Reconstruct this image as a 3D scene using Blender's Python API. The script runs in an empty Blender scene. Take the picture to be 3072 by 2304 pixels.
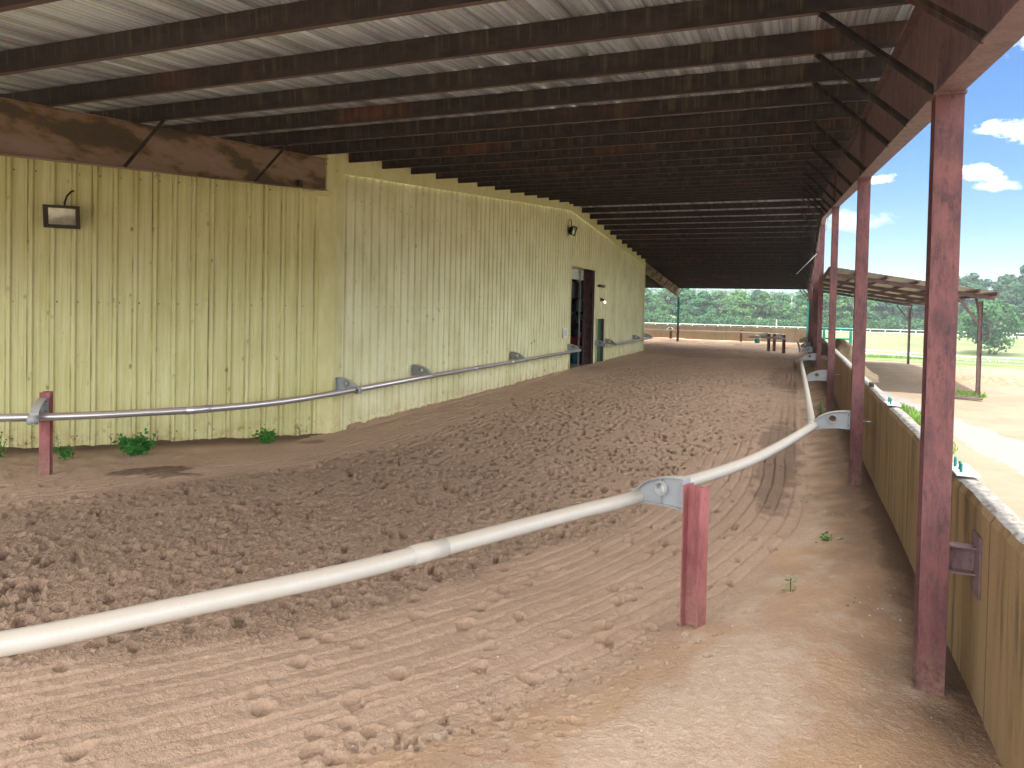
import bpy, bmesh, math, random
import numpy as np
from mathutils import Vector, Matrix, Euler
random.seed(7); rng = np.random.default_rng(11)
scene = bpy.context.scene
C = scene.collection
H = 2.5                      # camera height above the track; all heights below are given relative to the camera
R = math.radians

# ------------------------------------------------------------------ materials
def mat(name):
    m = bpy.data.materials.new(name); m.use_nodes = True
    nt = m.node_tree; nt.nodes.clear()
    return m, NB(nt)

class NB:
    """tiny node helper"""
    def __init__(s, nt):
        s.nt = nt; s.n = nt.nodes; s.l = nt.links
        s.out = s.n.new('ShaderNodeOutputMaterial')
    def node(s, t, **kw):
        n = s.n.new(t)
        for k, v in kw.items(): setattr(n, k, v)
        return n
    def put(s, sock, v):
        if isinstance(v, bpy.types.NodeSocket): s.l.new(v, sock)
        elif v is not None:
            if hasattr(sock, 'default_value'):
                try: sock.default_value = v
                except Exception: sock.default_value = tuple(v) + (1,)
    def pos(s): return s.node('ShaderNodeNewGeometry').outputs['Position']
    def obj(s): return s.node('ShaderNodeTexCoord').outputs['Object']
    def rnd(s): return s.node('ShaderNodeObjectInfo').outputs['Random']
    def attr(s, a): return s.node('ShaderNodeAttribute', attribute_name=a).outputs['Fac']
    def scale(s, v, sc, off=(0, 0, 0)):
        n = s.node('ShaderNodeMapping'); s.put(n.inputs['Vector'], v)
        n.inputs['Scale'].default_value = sc; n.inputs['Location'].default_value = off
        return n.outputs[0]
    def noise(s, v, scale=5, detail=4, rough=.55, dist=0):
        n = s.node('ShaderNodeTexNoise'); s.put(n.inputs['Vector'], v)
        n.inputs['Scale'].default_value = scale; n.inputs['Detail'].default_value = detail
        n.inputs['Roughness'].default_value = rough; n.inputs['Distortion'].default_value = dist
        return n.outputs['Fac']
    def voro(s, v, scale=5, feat='F1', rnd=1):
        n = s.node('ShaderNodeTexVoronoi', feature=feat); s.put(n.inputs['Vector'], v)
        n.inputs['Scale'].default_value = scale; n.inputs['Randomness'].default_value = rnd
        return n
    def ramp(s, f, stops, interp='LINEAR'):
        n = s.node('ShaderNodeValToRGB'); s.put(n.inputs['Fac'], f)
        cr = n.color_ramp; cr.interpolation = interp
        while len(cr.elements) < len(stops): cr.elements.new(.5)
        for e, (p, c) in zip(cr.elements, stops):
            e.position = p
            if not hasattr(c, '__len__'): c = (c, c, c)
            e.color = tuple(c) + (1,)
        return n.outputs['Color']
    def rr(s, f, a, b, c=0., d=1.):
        n = s.node('ShaderNodeMapRange'); s.put(n.inputs[0], f)
        for i, v in enumerate((a, b, c, d)): n.inputs[i + 1].default_value = v
        return n.outputs[0]
    def mix(s, f, a, b, mode='MIX'):
        n = s.node('ShaderNodeMix', data_type='RGBA', blend_type=mode)
        s.put(n.inputs[0], f); s.put(n.inputs[6], a if not isinstance(a, tuple) else a + (1,)); s.put(n.inputs[7], b if not isinstance(b, tuple) else b + (1,))
        return n.outputs[2]
    def math(s, op, a, b=None, c=None):
        n = s.node('ShaderNodeMath', operation=op); s.put(n.inputs[0], a)
        if b is not None: s.put(n.inputs[1], b)
        if c is not None: s.put(n.inputs[2], c)
        return n.outputs[0]
    def sep(s, v):
        n = s.node('ShaderNodeSeparateXYZ'); s.put(n.inputs[0], v); return n.outputs
    def bump(s, h, strength=.5, dist=.01, normal=None):
        n = s.node('ShaderNodeBump'); s.put(n.inputs['Height'], h)
        n.inputs['Strength'].default_value = strength; n.inputs['Distance'].default_value = dist
        if normal is not None: s.put(n.inputs['Normal'], normal)
        return n.outputs[0]
    def bsdf(s, col, rough=.7, metal=0., spec=.3, normal=None, **kw):
        n = s.node('ShaderNodeBsdfPrincipled')
        s.put(n.inputs['Base Color'], col if not isinstance(col, tuple) else col + (1,)); s.put(n.inputs['Roughness'], rough)
        s.put(n.inputs['Metallic'], metal); s.put(n.inputs['Specular IOR Level'], spec)
        if normal is not None: s.put(n.inputs['Normal'], normal)
        for k, v in kw.items(): s.put(n.inputs[k], v)
        s.l.new(n.outputs[0], s.out.inputs['Surface']); return n

MT = {}
def plain(key, col, rough=.6, metal=0., spec=.3, var=.25, sc=6, bumpy=.0):
    m, b = mat(key)
    p = b.obj(); f = b.noise(p, sc, 5)
    c = b.mix(b.rr(f, .3, .7), tuple(x * (1 - var) for x in col), tuple(min(1, x * (1 + var)) for x in col))
    nrm = b.bump(b.noise(p, sc * 8, 3), bumpy, .01) if bumpy else None
    b.bsdf(c, rough, metal, spec, nrm); MT[key] = m; return m

def build_materials():
    # galvanised roof sheet
    m, b = mat('galvanised_sheet'); p = b.pos(); s = b.sep(p)
    sp = b.voro(b.scale(p, (1, 1, 1)), 38).outputs['Color']
    st = b.noise(b.scale(p, (6.5, .16, 0)), 1.0, 6, .60); bl = b.noise(b.scale(p, (2.2, .5, 1)), 1.0, 5, .6)
    c = b.ramp(st, [(.32, (.20, .225, .26)), (.45, (.44, .485, .55)), (.55, (.70, .77, .87)), (.68, (.80, .88, .98))])  # oxidation streaks, contrast raised to paint in the sheet's reflection stripes
    fr = b.math('FRACT', b.math('DIVIDE', b.math('ADD', s[0], 20.02), .3048))
    lines = 0
    for cc, w in ((.02, .03), (.33, .035), (.545, .018), (.60, .014), (.785, .018), (.84, .014)): lines = b.math('MAXIMUM', lines, b.rr(b.math('ABSOLUTE', b.math('SUBTRACT', fr, cc)), w, w * .3))
    c = b.mix(b.math('MULTIPLY', lines, .6), c, (.12, .13, .14))  # dark lines along the rib edges paint in rib shading
    c = b.mix(b.math('MULTIPLY', b.rr(bl, .48, .72), .35), c, (.42, .41, .40))
    c = b.mix(.16, c, sp, 'OVERLAY')
    rust = b.rr(b.noise(b.scale(p, (3, .5, 1)), 1.3, 6, .7), .62, .74)
    c = b.mix(b.math('MULTIPLY', rust, .40), c, (.42, .33, .27))
    b.bsdf(c, b.rr(st, .2, .8, .42, .26), .35, .5, b.bump(b.noise(b.scale(p, (2, .8, 1)), 3, 3), .12, .02)); MT['galv'] = m
    # dark oxide purlins with run-down rust
    m, b = mat('purlin_oxide_steel'); p = b.pos(); r = b.rnd(); ob = b.sep(b.obj())
    off = b.math('MULTIPLY', r, 40.)
    def vec(kx, kz, o=0.):
        cmb = b.node('ShaderNodeCombineXYZ'); b.put(cmb.inputs[0], b.math('MULTIPLY', ob[0], kx)); b.put(cmb.inputs[1], b.math('ADD', off, o)); b.put(cmb.inputs[2], b.math('MULTIPLY', ob[2], kz)); return cmb.outputs[0]
    mot = b.noise(vec(3., 6.), 1.6, 6, .7); fine = b.noise(vec(26., 3.), 1.2, 4, .7)
    c = b.ramp(mot, [(.3, (.022, .018, .018)), (.5, (.038, .031, .030)), (.7, (.060, .046, .043))])
    top = b.math('SUBTRACT', .2, ob[2])
    def drips(k, ln, lo, hi, o):
        n1 = b.noise(vec(k, 0., o), 1.0, 5, .75)
        return b.math('MULTIPLY', b.rr(n1, lo, hi), b.rr(b.math('SUBTRACT', top, b.math('MULTIPLY', n1, ln)), .02, -.04))
    zone = b.rr(b.noise(vec(.42, 0., 9.), 1.0, 3, .6), .58, .70)
    rust = b.math('MULTIPLY', zone, b.math('MAXIMUM', drips(7., .34, .40, .52, 3.), b.math('MULTIPLY', b.rr(fine, .45, .6), .5)))
    c = b.mix(b.math('MULTIPLY', rust, .62), c, b.mix(b.rr(fine, .35, .65), (.13, .042, .026), (.19, .082, .042)))
    c = b.mix(b.math('MULTIPLY', drips(15., .26, .52, .62, 21.), .45), c, (.15, .125, .08))
    c = b.mix(b.math('MULTIPLY', drips(5., .30, .56, .64, 33.), .4), c, (.11, .095, .060))
    c = b.mix(b.rr(top, .19, .23, 0, .0), c, (.2, .1, .1))
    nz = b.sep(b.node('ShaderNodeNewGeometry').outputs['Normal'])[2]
    c = b.mix(b.rr(nz, -.6, -.85), c, b.mix(b.rr(mot, .35, .65), (.135, .088, .080), (.10, .068, .062)))  # faces turned down painted lighter, as if lit from the ground
    b.bsdf(c, .72, 0, .25, b.bump(mot, .2, .01)); MT['purlin'] = m
    # red oxide painted columns and posts
    def oxide(key, c1, c2, c3, amt=1.):
        m, b = mat(key); p = b.pos()
        n1 = b.noise(b.scale(p, (3, 3, 1.1)), 2.1, 7, .7)
        n2 = b.noise(b.scale(p, (14, 14, 3.5)), 2.4, 6, .75)
        st = b.noise(b.scale(p, (30, 30, .8)), 1.5, 4, .6)
        c = b.mix(b.rr(n1, .42, .60), c1, c2)
        c = b.mix(b.math('MULTIPLY', b.rr(n2, .53, .66), .75 * amt), c, c3)
        c = b.mix(b.math('MULTIPLY', b.rr(st, .58, .72), .30), c, tuple(x * .45 for x in c2))
        c = b.mix(b.math('MULTIPLY', b.rr(b.noise(p, 45, 4, .8), .60, .70), .22), c, (.34, .22, .20))
        z = b.sep(p)[2]
        dirt = b.math('MULTIPLY', b.rr(z, .55, .10), b.rr(b.noise(p, 26, 5, .7), .40, .62))
        c = b.mix(b.math('MULTIPLY', dirt, .75), c, (.30, .215, .15))
        b.bsdf(c, b.rr(n2, .3, .7, .55, .8), 0, .3, b.bump(n2, .25, .006)); MT[key] = m
    oxide('column_oxide', (.175, .072, .072), (.098, .045, .050), (.055, .034, .042))
    oxide('post_oxide', (.38, .14, .142), (.26, .092, .095), (.13, .052, .056), .6)
    oxide('beam_oxide', (.20, .125, .13), (.145, .092, .102), (.085, .058, .066))
    oxide('rafter_oxide', (.36, .225, .16), (.26, .145, .10), (.115, .072, .045), 1.)
    # blotched left rafter: primer with big faded islands
    m, b = mat('rafter_faded_primer'); p = b.pos()
    n1 = b.noise(b.scale(p, (1, .75, 2.4)), 1.25, 9, .62, .15)
    n2 = b.noise(b.scale(p, (1, 1.2, 2)), 5.5, 6, .65)
    c = b.ramp(n1, [(.26, (.085, .065, .045)), (.455, (.105, .080, .055)), (.475, (.165, .105, .048)), (.53, (.25, .17, .115)), (.66, (.29, .205, .17))])
    c = b.mix(b.rr(n2, .55, .75, 0, .55), c, (.21, .11, .07))
    b.bsdf(c, .75, 0, .25, b.bump(n2, .2, .005)); MT['rafter'] = m
    # cream yellow ribbed wall cladding
    def cladding(key, horiz):
        m, b = mat(key); p = b.pos(); s = b.sep(p)
        if horiz == 'y': t = s[1]
        else: t = b.math('MULTIPLY', b.math('ADD', s[0], s[1]), .70711)
        v = b.node('ShaderNodeCombineXYZ'); b.put(v.inputs[0], t); b.put(v.inputs[2], s[2]); v = v.outputs[0]
        st = b.noise(b.scale(v, (13, 1, .45)), 1.2, 6, .66)
        blo = b.noise(b.scale(v, (1, 1, .7)), 1.1, 5, .6)
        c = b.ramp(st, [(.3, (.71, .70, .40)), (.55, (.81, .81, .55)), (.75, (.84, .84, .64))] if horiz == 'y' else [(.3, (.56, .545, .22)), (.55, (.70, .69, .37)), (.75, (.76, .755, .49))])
        c = b.mix(b.rr(blo, .42, .70, 0, .5), c, (.50, .485, .20))
        # brown runs in the rib valleys
        run = b.math('MULTIPLY', b.rr(b.noise(b.scale(v, (20, 1, .28)), 1.4, 5, .7), .60, .72), b.rr(b.noise(b.scale(v, (2.5, 1, .8)), 1.3, 3), .45, .62))
        c = b.mix(b.math('MULTIPLY', run, .55), c, (.23, .15, .06))
        # wasp mud dabs and dark specks
        vd = b.voro(b.scale(v, (5.5, 1, 3.2)), 1.0); dab = b.rr(vd.outputs['Distance'], .20, .08)
        t0 = b.math('SUBTRACT', t, 11.50) if horiz == 'y' else b.math('SUBTRACT', 2.0098, t); f0 = b.math('FRACT', b.math('DIVIDE', t0, .3048))
        dab = b.math('MULTIPLY', dab, b.rr(b.math('ABSOLUTE', b.math('SUBTRACT', f0, .30)), .26, .06, .12, 1.))
        dab = b.math('MULTIPLY', dab, b.rr(b.noise(b.scale(v, (30, 1, 30)), 1.0, 3), .35, .52))
        dab = b.math('MULTIPLY', dab, b.rr(b.noise(v, .8, 2), .33, .46))
        c = b.mix(b.math('MULTIPLY', dab, .85), c, (.10, .075, .05))
        vd2 = b.voro(b.scale(v, (9, 1, 6), (3.3, 0, 1.7)), 1.0); dab2 = b.rr(vd2.outputs['Distance'], .085, .045)
        c = b.mix(b.math('MULTIPLY', dab2, b.rr(b.noise(v, 1.7, 2), .48, .6, 0, .8)), c, (.13, .10, .055))
        # screw rows at the girts
        tt = b.math('SUBTRACT', t, 11.50) if horiz == 'y' else b.math('SUBTRACT', 2.0098, t)
        fq = b.math('FRACT', b.math('DIVIDE', tt, .3048)); pq = b.math('FRACT', b.math('DIVIDE', tt, .9144))
        brk = b.rr(b.noise(b.scale(v, (9, 1, 1.1)), 1.0, 5, .7), .38, .60)
        ft = b.math('MAXIMUM', b.rr(b.math('ABSOLUTE', b.math('SUBTRACT', fq, .325)), .060, .012), b.math('MULTIPLY', b.rr(b.math('ABSOLUTE', b.math('SUBTRACT', fq, .045)), .045, .01), .5))
        c = b.mix(b.math('MULTIPLY', b.math('MULTIPLY', ft, brk), .42 if horiz == 'y' else .72), c, (.215, .165, .06))
        lap = b.math('MULTIPLY', b.rr(b.math('ABSOLUTE', b.math('SUBTRACT', pq, .118)), .012, .005), b.rr(b.noise(b.scale(v, (4, 1, .5)), 1.0, 3), .40, .58))
        c = b.mix(b.math('MULTIPLY', lap, .8), c, (.10, .075, .04))
        fr = b.math('ABSOLUTE', b.math('SUBTRACT', b.math('FRACT', b.math('DIVIDE', t, .3048)), .62))
        sx = b.rr(fr, .050, .030)
        zz = 0
        for zc in (-2.35, -.09, 2.05):
            zz = b.math('MAXIMUM', zz, b.rr(b.math('ABSOLUTE', b.math('SUBTRACT', s[2], zc + H)), .020, .010))
        c = b.mix(b.math('MULTIPLY', b.math('MULTIPLY', b.math('MULTIPLY', sx, zz), .85), b.rr(b.noise(b.scale(v, (17, 1, 17)), 1.0, 2), .44, .52)), c, (.09, .075, .06))
        # splash stains and peeling at the foot
        foot = b.math('MULTIPLY', b.rr(s[2], .42, .02), b.rr(b.noise(b.scale(v, (2.2, 1, 1.6)), 1.6, 6, .75), .46, .60))
        c = b.mix(b.math('MULTIPLY', foot, .55), c, (.46, .30, .13))
        if horiz != 'y':
            # mould and bare rusty holes at the foot of the chamfered wall
            f2 = b.math('MULTIPLY', b.rr(s[2], .38, .06), b.rr(b.noise(b.scale(v, (3.0, 1, 2.2)), 1.7, 7, .8), .55, .60))
            f2 = b.math('MULTIPLY', f2, b.rr(b.noise(v, .9, 2), .40, .50))
            c = b.mix(b.math('MULTIPLY', f2, .9), c, (.075, .045, .035))
        b.bsdf(c, .48, 0, .35, b.bump(b.noise(b.scale(v, (6, 1, 1.5)), 2, 4), .10, .02)); MT[key] = m
    cladding('cladding_end', 'y'); cladding('cladding_chamfer', 'd')
    m, b = mat('cream_trim'); p = b.pos(); n = b.noise(b.scale(p, (2, 2, 1)), 2.2, 5)
    c = b.ramp(n, [(.3, (.60, .57, .26)), (.7, (.71, .69, .39))]); vd = b.rr(b.voro(p, 3.2).outputs['Distance'], .10, .05)
    c = b.mix(b.math('MULTIPLY', vd, .5), c, (.12, .09, .05))
    z = b.sep(p)[2]
    ft = b.math('MULTIPLY', b.rr(z, .5, .05), b.rr(b.noise(p, 5, 5, .7), .42, .6)); c = b.mix(b.math('MULTIPLY', ft, .5), c, (.42, .27, .13))
    b.bsdf(c, .5, 0, .3); MT['trim'] = m
    # old concrete
    def concrete(key, a, bcol, dark):
        m, b = mat(key); p = b.pos(); s = b.sep(p)
        t = b.math('ADD', s[1], s[0]); v = b.node('ShaderNodeCombineXYZ'); b.put(v.inputs[0], t); b.put(v.inputs[2], s[2]); v = v.outputs[0]
        st = b.noise(b.scale(v, (5.5, 1, .32)), 1.3, 6, .66); bl = b.noise(b.scale(v, (1, 1, 1.0)), 1.3, 5)
        c = b.mix(b.rr(st, .34, .66), a, bcol)
        c = b.mix(b.math('MULTIPLY', b.rr(st, .50, .64), b.rr(bl, .40, .60)), c, dark)
        st2 = b.noise(b.scale(v, (22, 1, .6)), 1.2, 5, .7); c = b.mix(b.rr(st2, .52, .75, 0, .45), c, tuple(x * .62 for x in a))
        dr = b.voro(b.scale(v, (7, 1, 1.5)), 1.0).outputs['Distance']; c = b.mix(b.rr(dr, .10, .04, 0, .6), c, (.20, .12, .05))
        # vertical panel joints every 2.44 m
        j = b.math('ABSOLUTE', b.math('SUBTRACT', b.math('FRACT', b.math('DIVIDE', b.math('ADD', t, .35), 2.44)), .5))
        c = b.mix(b.rr(j, .0055, .003, 0, .75), c, (.07, .055, .045))
        up = b.rr(b.node('ShaderNodeNewGeometry').outputs['Normal'], 0, 1); nz = b.sep(b.node('ShaderNodeNewGeometry').outputs['Normal'])[2]
        top = b.ramp(b.noise(p, 16, 6, .72), [(.34, (.10, .09, .08)), (.48, (.19, .18, .165)), (.66, (.25, .24, .22))])
        c = b.mix(b.rr(nz, .5, .8), c, top)
        h = b.math('ADD', b.noise(p, 45, 4), b.math('MULTIPLY', b.noise(p, 9, 5, .7), 1.5))
        b.bsdf(c, .85, 0, .2, b.bump(h, .4, .012)); MT[key] = m
    concrete('concrete_brown', (.32, .22, .118), (.25, .17, .088), (.12, .09, .048))
    concrete('concrete_far', (.15, .105, .052), (.185, .15, .105), (.065, .050, .034))
    # track sand
    m, b = mat('track_sand'); p = b.pos()
    ch, sh, rk, dk, pw = b.attr('churn'), b.attr('shoulder'), b.attr('rake'), b.attr('damp_shade'), b.attr('pale')
    n1 = b.noise(p, 1.1, 5, .6); n2 = b.noise(p, 14, 5, .7); n3 = b.noise(p, 120, 3, .7)
    c = b.mix(b.rr(n1, .35, .65), (.650, .462, .335), (.570, .396, .282))
    cc = b.mix(b.rr(n2, .35, .65), (.640, .455, .330), (.500, .340, .235))
    gr1 = b.noise(p, 24, 4, .75); gr2 = b.noise(p, 62, 3, .7)
    cc = b.mix(b.rr(gr1, .44, .66, 0, .60), cc, (.31, .20, .135)); cc = b.mix(b.rr(gr2, .52, .70, 0, .6), cc, (.60, .45, .345))
    c = b.mix(b.rr(gr2, .46, .66, 0, .38), c, (.40, .275, .20)); c = b.mix(b.rr(gr1, .55, .70, 0, .25), c, (.70, .54, .43))
    c = b.mix(ch, c, cc)
    cs = b.mix(b.rr(n1, .40, .60), (.640, .420, .255), (.560, .370, .245))
    cs = b.mix(b.rr(b.noise(p, 2.3, 6, .7), .5, .66), cs, (.68, .53, .40))
    c = b.mix(sh, c, cs)
    c = b.mix(b.math('MULTIPLY', pw, .8), c, b.mix(b.rr(n2, .4, .6), (.74, .585, .455), (.69, .51, .37)))
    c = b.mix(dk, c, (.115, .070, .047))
    c = b.mix(b.rr(n2, .35, .75, .0, .22), c, (.35, .24, .17))
    sp = b.voro(p, 75).outputs['Distance']; spn = b.noise(p, 21, 2)
    c = b.mix(b.math('MULTIPLY', b.rr(sp, .17, .10), b.rr(spn, .56, .64, 0, .75)), c, (.72, .62, .52))
    sp2 = b.voro(b.scale(p, (1, 1, 1), (4.2, 1.1, 0)), 52).outputs['Distance']; spn2 = b.noise(b.scale(p, (1, 1, 1), (9, 2, 0)), 12, 3)
    c = b.mix(b.math('MULTIPLY', b.rr(sp2, .20, .11), b.rr(spn2, .53, .62, 0, .8)), c, (.115, .075, .055))
    c = b.mix(b.rr(n3, .3, .7, .0, .22), c, (.33, .235, .17))
    h = b.math('ADD', b.math('MULTIPLY', gr1, b.rr(ch, 0, 1, .7, 1.8)), b.math('ADD', b.math('MULTIPLY', gr2, b.rr(ch, 0, 1, .6, 1.0)), b.math('MULTIPLY', b.noise(p, 150, 3, .7), .35)))
    b.bsdf(c, .95, 0, .12, b.bump(h, 1., .028)); MT['sand'] = m
    # outdoor terrain: sand yard, grass, gravel path
    m, b = mat('terrain_ground'); p = b.pos()
    gr, gv, rd = b.attr('grass'), b.attr('gravel'), b.attr('mud')
    n1 = b.noise(p, .5, 6, .62); n2 = b.noise(p, 4.5, 6, .7)
    c = b.mix(b.rr(n1, .38, .62), (.255, .205, .150), (.21, .165, .118)); c = b.mix(b.rr(n2, .46, .72, 0, .5), c, (.32, .235, .16))
    c = b.mix(rd, c, b.mix(b.rr(n2, .4, .6), (.26, .135, .085), (.37, .25, .165)))
    g = b.mix(b.rr(b.noise(p, .16, 6, .65), .38, .62), (.105, .155, .060), (.185, .20, .105)); g = b.mix(b.rr(n2, .42, .7, 0, .6), g, (.075, .12, .04))
    gm = b.rr(b.math('ADD', gr, b.math('MULTIPLY', b.math('SUBTRACT', b.noise(p, 1.4, 6, .7), .5), 1.3)), .42, .60)
    c = b.mix(gm, c, g)
    gvm = b.rr(b.math('ADD', gv, b.math('MULTIPLY', b.math('SUBTRACT', b.noise(p, 3, 5, .7), .5), .8)), .42, .58)
    c = b.mix(gvm, c, b.mix(b.rr(b.noise(p, 30, 4, .7), .35, .65), (.20, .195, .19), (.245, .235, .22)))
    b.bsdf(c, .95, 0, .1, b.bump(b.math('ADD', b.noise(p, 9, 6, .75), b.noise(p, 60, 3)), .7, .04)); MT['terrain'] = m
    # aluminium running rail, dusty
    def rail(key, base, dust, rough, metal, dmin, damt):
        m, b = mat(key); p = b.pos(); g = b.node('ShaderNodeNewGeometry'); nz = b.sep(g.outputs['Normal'])[2]
        n = b.noise(p, 7, 6, .65); n2 = b.noise(p, 60, 4, .7)
        c = b.mix(b.rr(n, .35, .7, 0, .35), base, tuple(x * .78 for x in base))
        d = b.math('MULTIPLY', b.rr(b.math('ADD', nz, b.math('MULTIPLY', b.math('SUBTRACT', n2, .5), .5)), dmin, dmin + .35), damt)
        c = b.mix(d, c, dust)
        c = b.mix(b.rr(b.voro(p, 9).outputs['Distance'], .05, .02, 0, .6), c, (.25, .2, .15))
        c = b.mix(b.math('MULTIPLY', b.rr(n2, .60, .74), .35), c, (.42, .37, .30))
        mt = b.math('MULTIPLY', b.math('SUBTRACT', 1., d), metal)
        b.bsdf(c, b.mix(d, (rough,) * 3, (.85,) * 3), mt, .4, b.bump(n2, .08, .004)); MT[key] = m
    rail('rail_white', (.50, .495, .465), (.44, .375, .295), .42, .0, .35, .75)
    rail('rail_metal', (.60, .62, .66), (.40, .295, .215), .30, .85, .30, .9)
    rail('bracket_metal', (.36, .39, .42), (.55, .50, .42), .45, .15, .45, .75)
    # foliage
    def leaf(key, a, bb, trans=.18):
        m, b = mat(key); r = b.rnd(); p = b.pos()
        n = b.noise(p, .55, 4, .6)
        c = b.mix(b.rr(n, .32, .68), a, bb)
        c = b.mix(b.math('MULTIPLY', r, .35), c, (a[0] * 1.25 + .03, a[1] * 1.08, a[2] * .8))
        d = b.node('ShaderNodeBsdfDiffuse'); b.put(d.inputs[0], c)
        t = b.node('ShaderNodeBsdfTranslucent'); b.put(t.inputs[0], c)
        x = b.node('ShaderNodeMixShader'); x.inputs[0].default_value = trans
        b.l.new(d.outputs[0], x.inputs[1]); b.l.new(t.outputs[0], x.inputs[2]); b.l.new(x.outputs[0], b.out.inputs[0]); MT[key] = m
    leaf('leaf_light', (.080, .190, .070), (.045, .130, .055)); leaf('leaf_mid', (.055, .150, .066), (.034, .100, .050)); leaf('leaf_dark', (.038, .108, .062), (.024, .072, .048))
    leaf('leaf_weed', (.09, .30, .07), (.05, .18, .04)); leaf('leaf_grass', (.13, .26, .05), (.09, .18, .04)); leaf('leaf_pale', (.33, .38, .25), (.20, .26, .13))
    plain('bark', (.16, .12, .09), .9, sc=9, bumpy=.5); plain('teal', (.035, .26, .23), .5); plain('white_rail', (.80, .80, .78), .5, var=.06)
    plain('black_plastic', (.03, .028, .027), .5); plain('dark_bronze', (.045, .035, .028), .5, .3); plain('shed_steel', (.12, .075, .072), .7, var=.3)
    plain('tan_sheet', (.48, .46, .43), .5, .1, var=.1); plain('dark_room', (.42, .47, .54), .85, var=.2, sc=2); plain('room_floor', (.24, .20, .17), .9)
    plain('brown_jamb', (.105, .055, .055), .6, var=.35, sc=4); plain('green_paint', (.02, .125, .060), .45, var=.3, sc=4); plain('cart_red', (.42, .035, .02), .5); plain('barrel_blue', (.025, .16, .20), .4)
    plain('steel', (.42, .44, .46), .4, .8); plain('paper', (.80, .80, .77), .7, var=.04); plain('ink', (.18, .20, .24), .7); plain('roller_white', (.66, .66, .60), .5, var=.08)
    plain('zinc_plate', (.72, .78, .80), .45, .2, var=.1, sc=12); plain('green_bolt', (.02, .18, .15), .5); plain('dead_leaf', (.26, .185, .10), .9, var=.5, sc=60); plain('twig', (.12, .09, .08), .9, var=.4, sc=20)
    plain('plank', (.12, .09, .08), .9); plain('pebble', (.66, .58, .48), .8, var=.25, sc=9); plain('oxide_bolt', (.30, .10, .09), .6); plain('box_grey', (.22, .20, .22), .8); plain('wire', (.16, .17, .18), .6)
    m, b = mat('lamp_glass'); n = b.noise(b.obj(), 9, 4)
    b.bsdf(b.mix(b.rr(n, .3, .7), (.30, .30, .24), (.50, .52, .44)), .12, .35, .6); MT['lamp_glass'] = m
    m, b = mat('bulb_glass'); s = b.bsdf((.95, .9, .85), .2, 0, .5); s.inputs['Emission Color'].default_value = (1, .93, .85, 1); s.inputs['Emission Strength'].default_value = .5; MT['bulb'] = m
    m, b = mat('mound_sand'); p = b.pos(); n = b.noise(p, 3.5, 6, .7)
    b.bsdf(b.ramp(n, [(.3, (.36, .27, .16)), (.55, (.48, .38, .25)), (.75, (.55, .46, .33))]), .95, 0, .1, b.bump(n, .8, .08)); MT['mound'] = m
build_materials()

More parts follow.
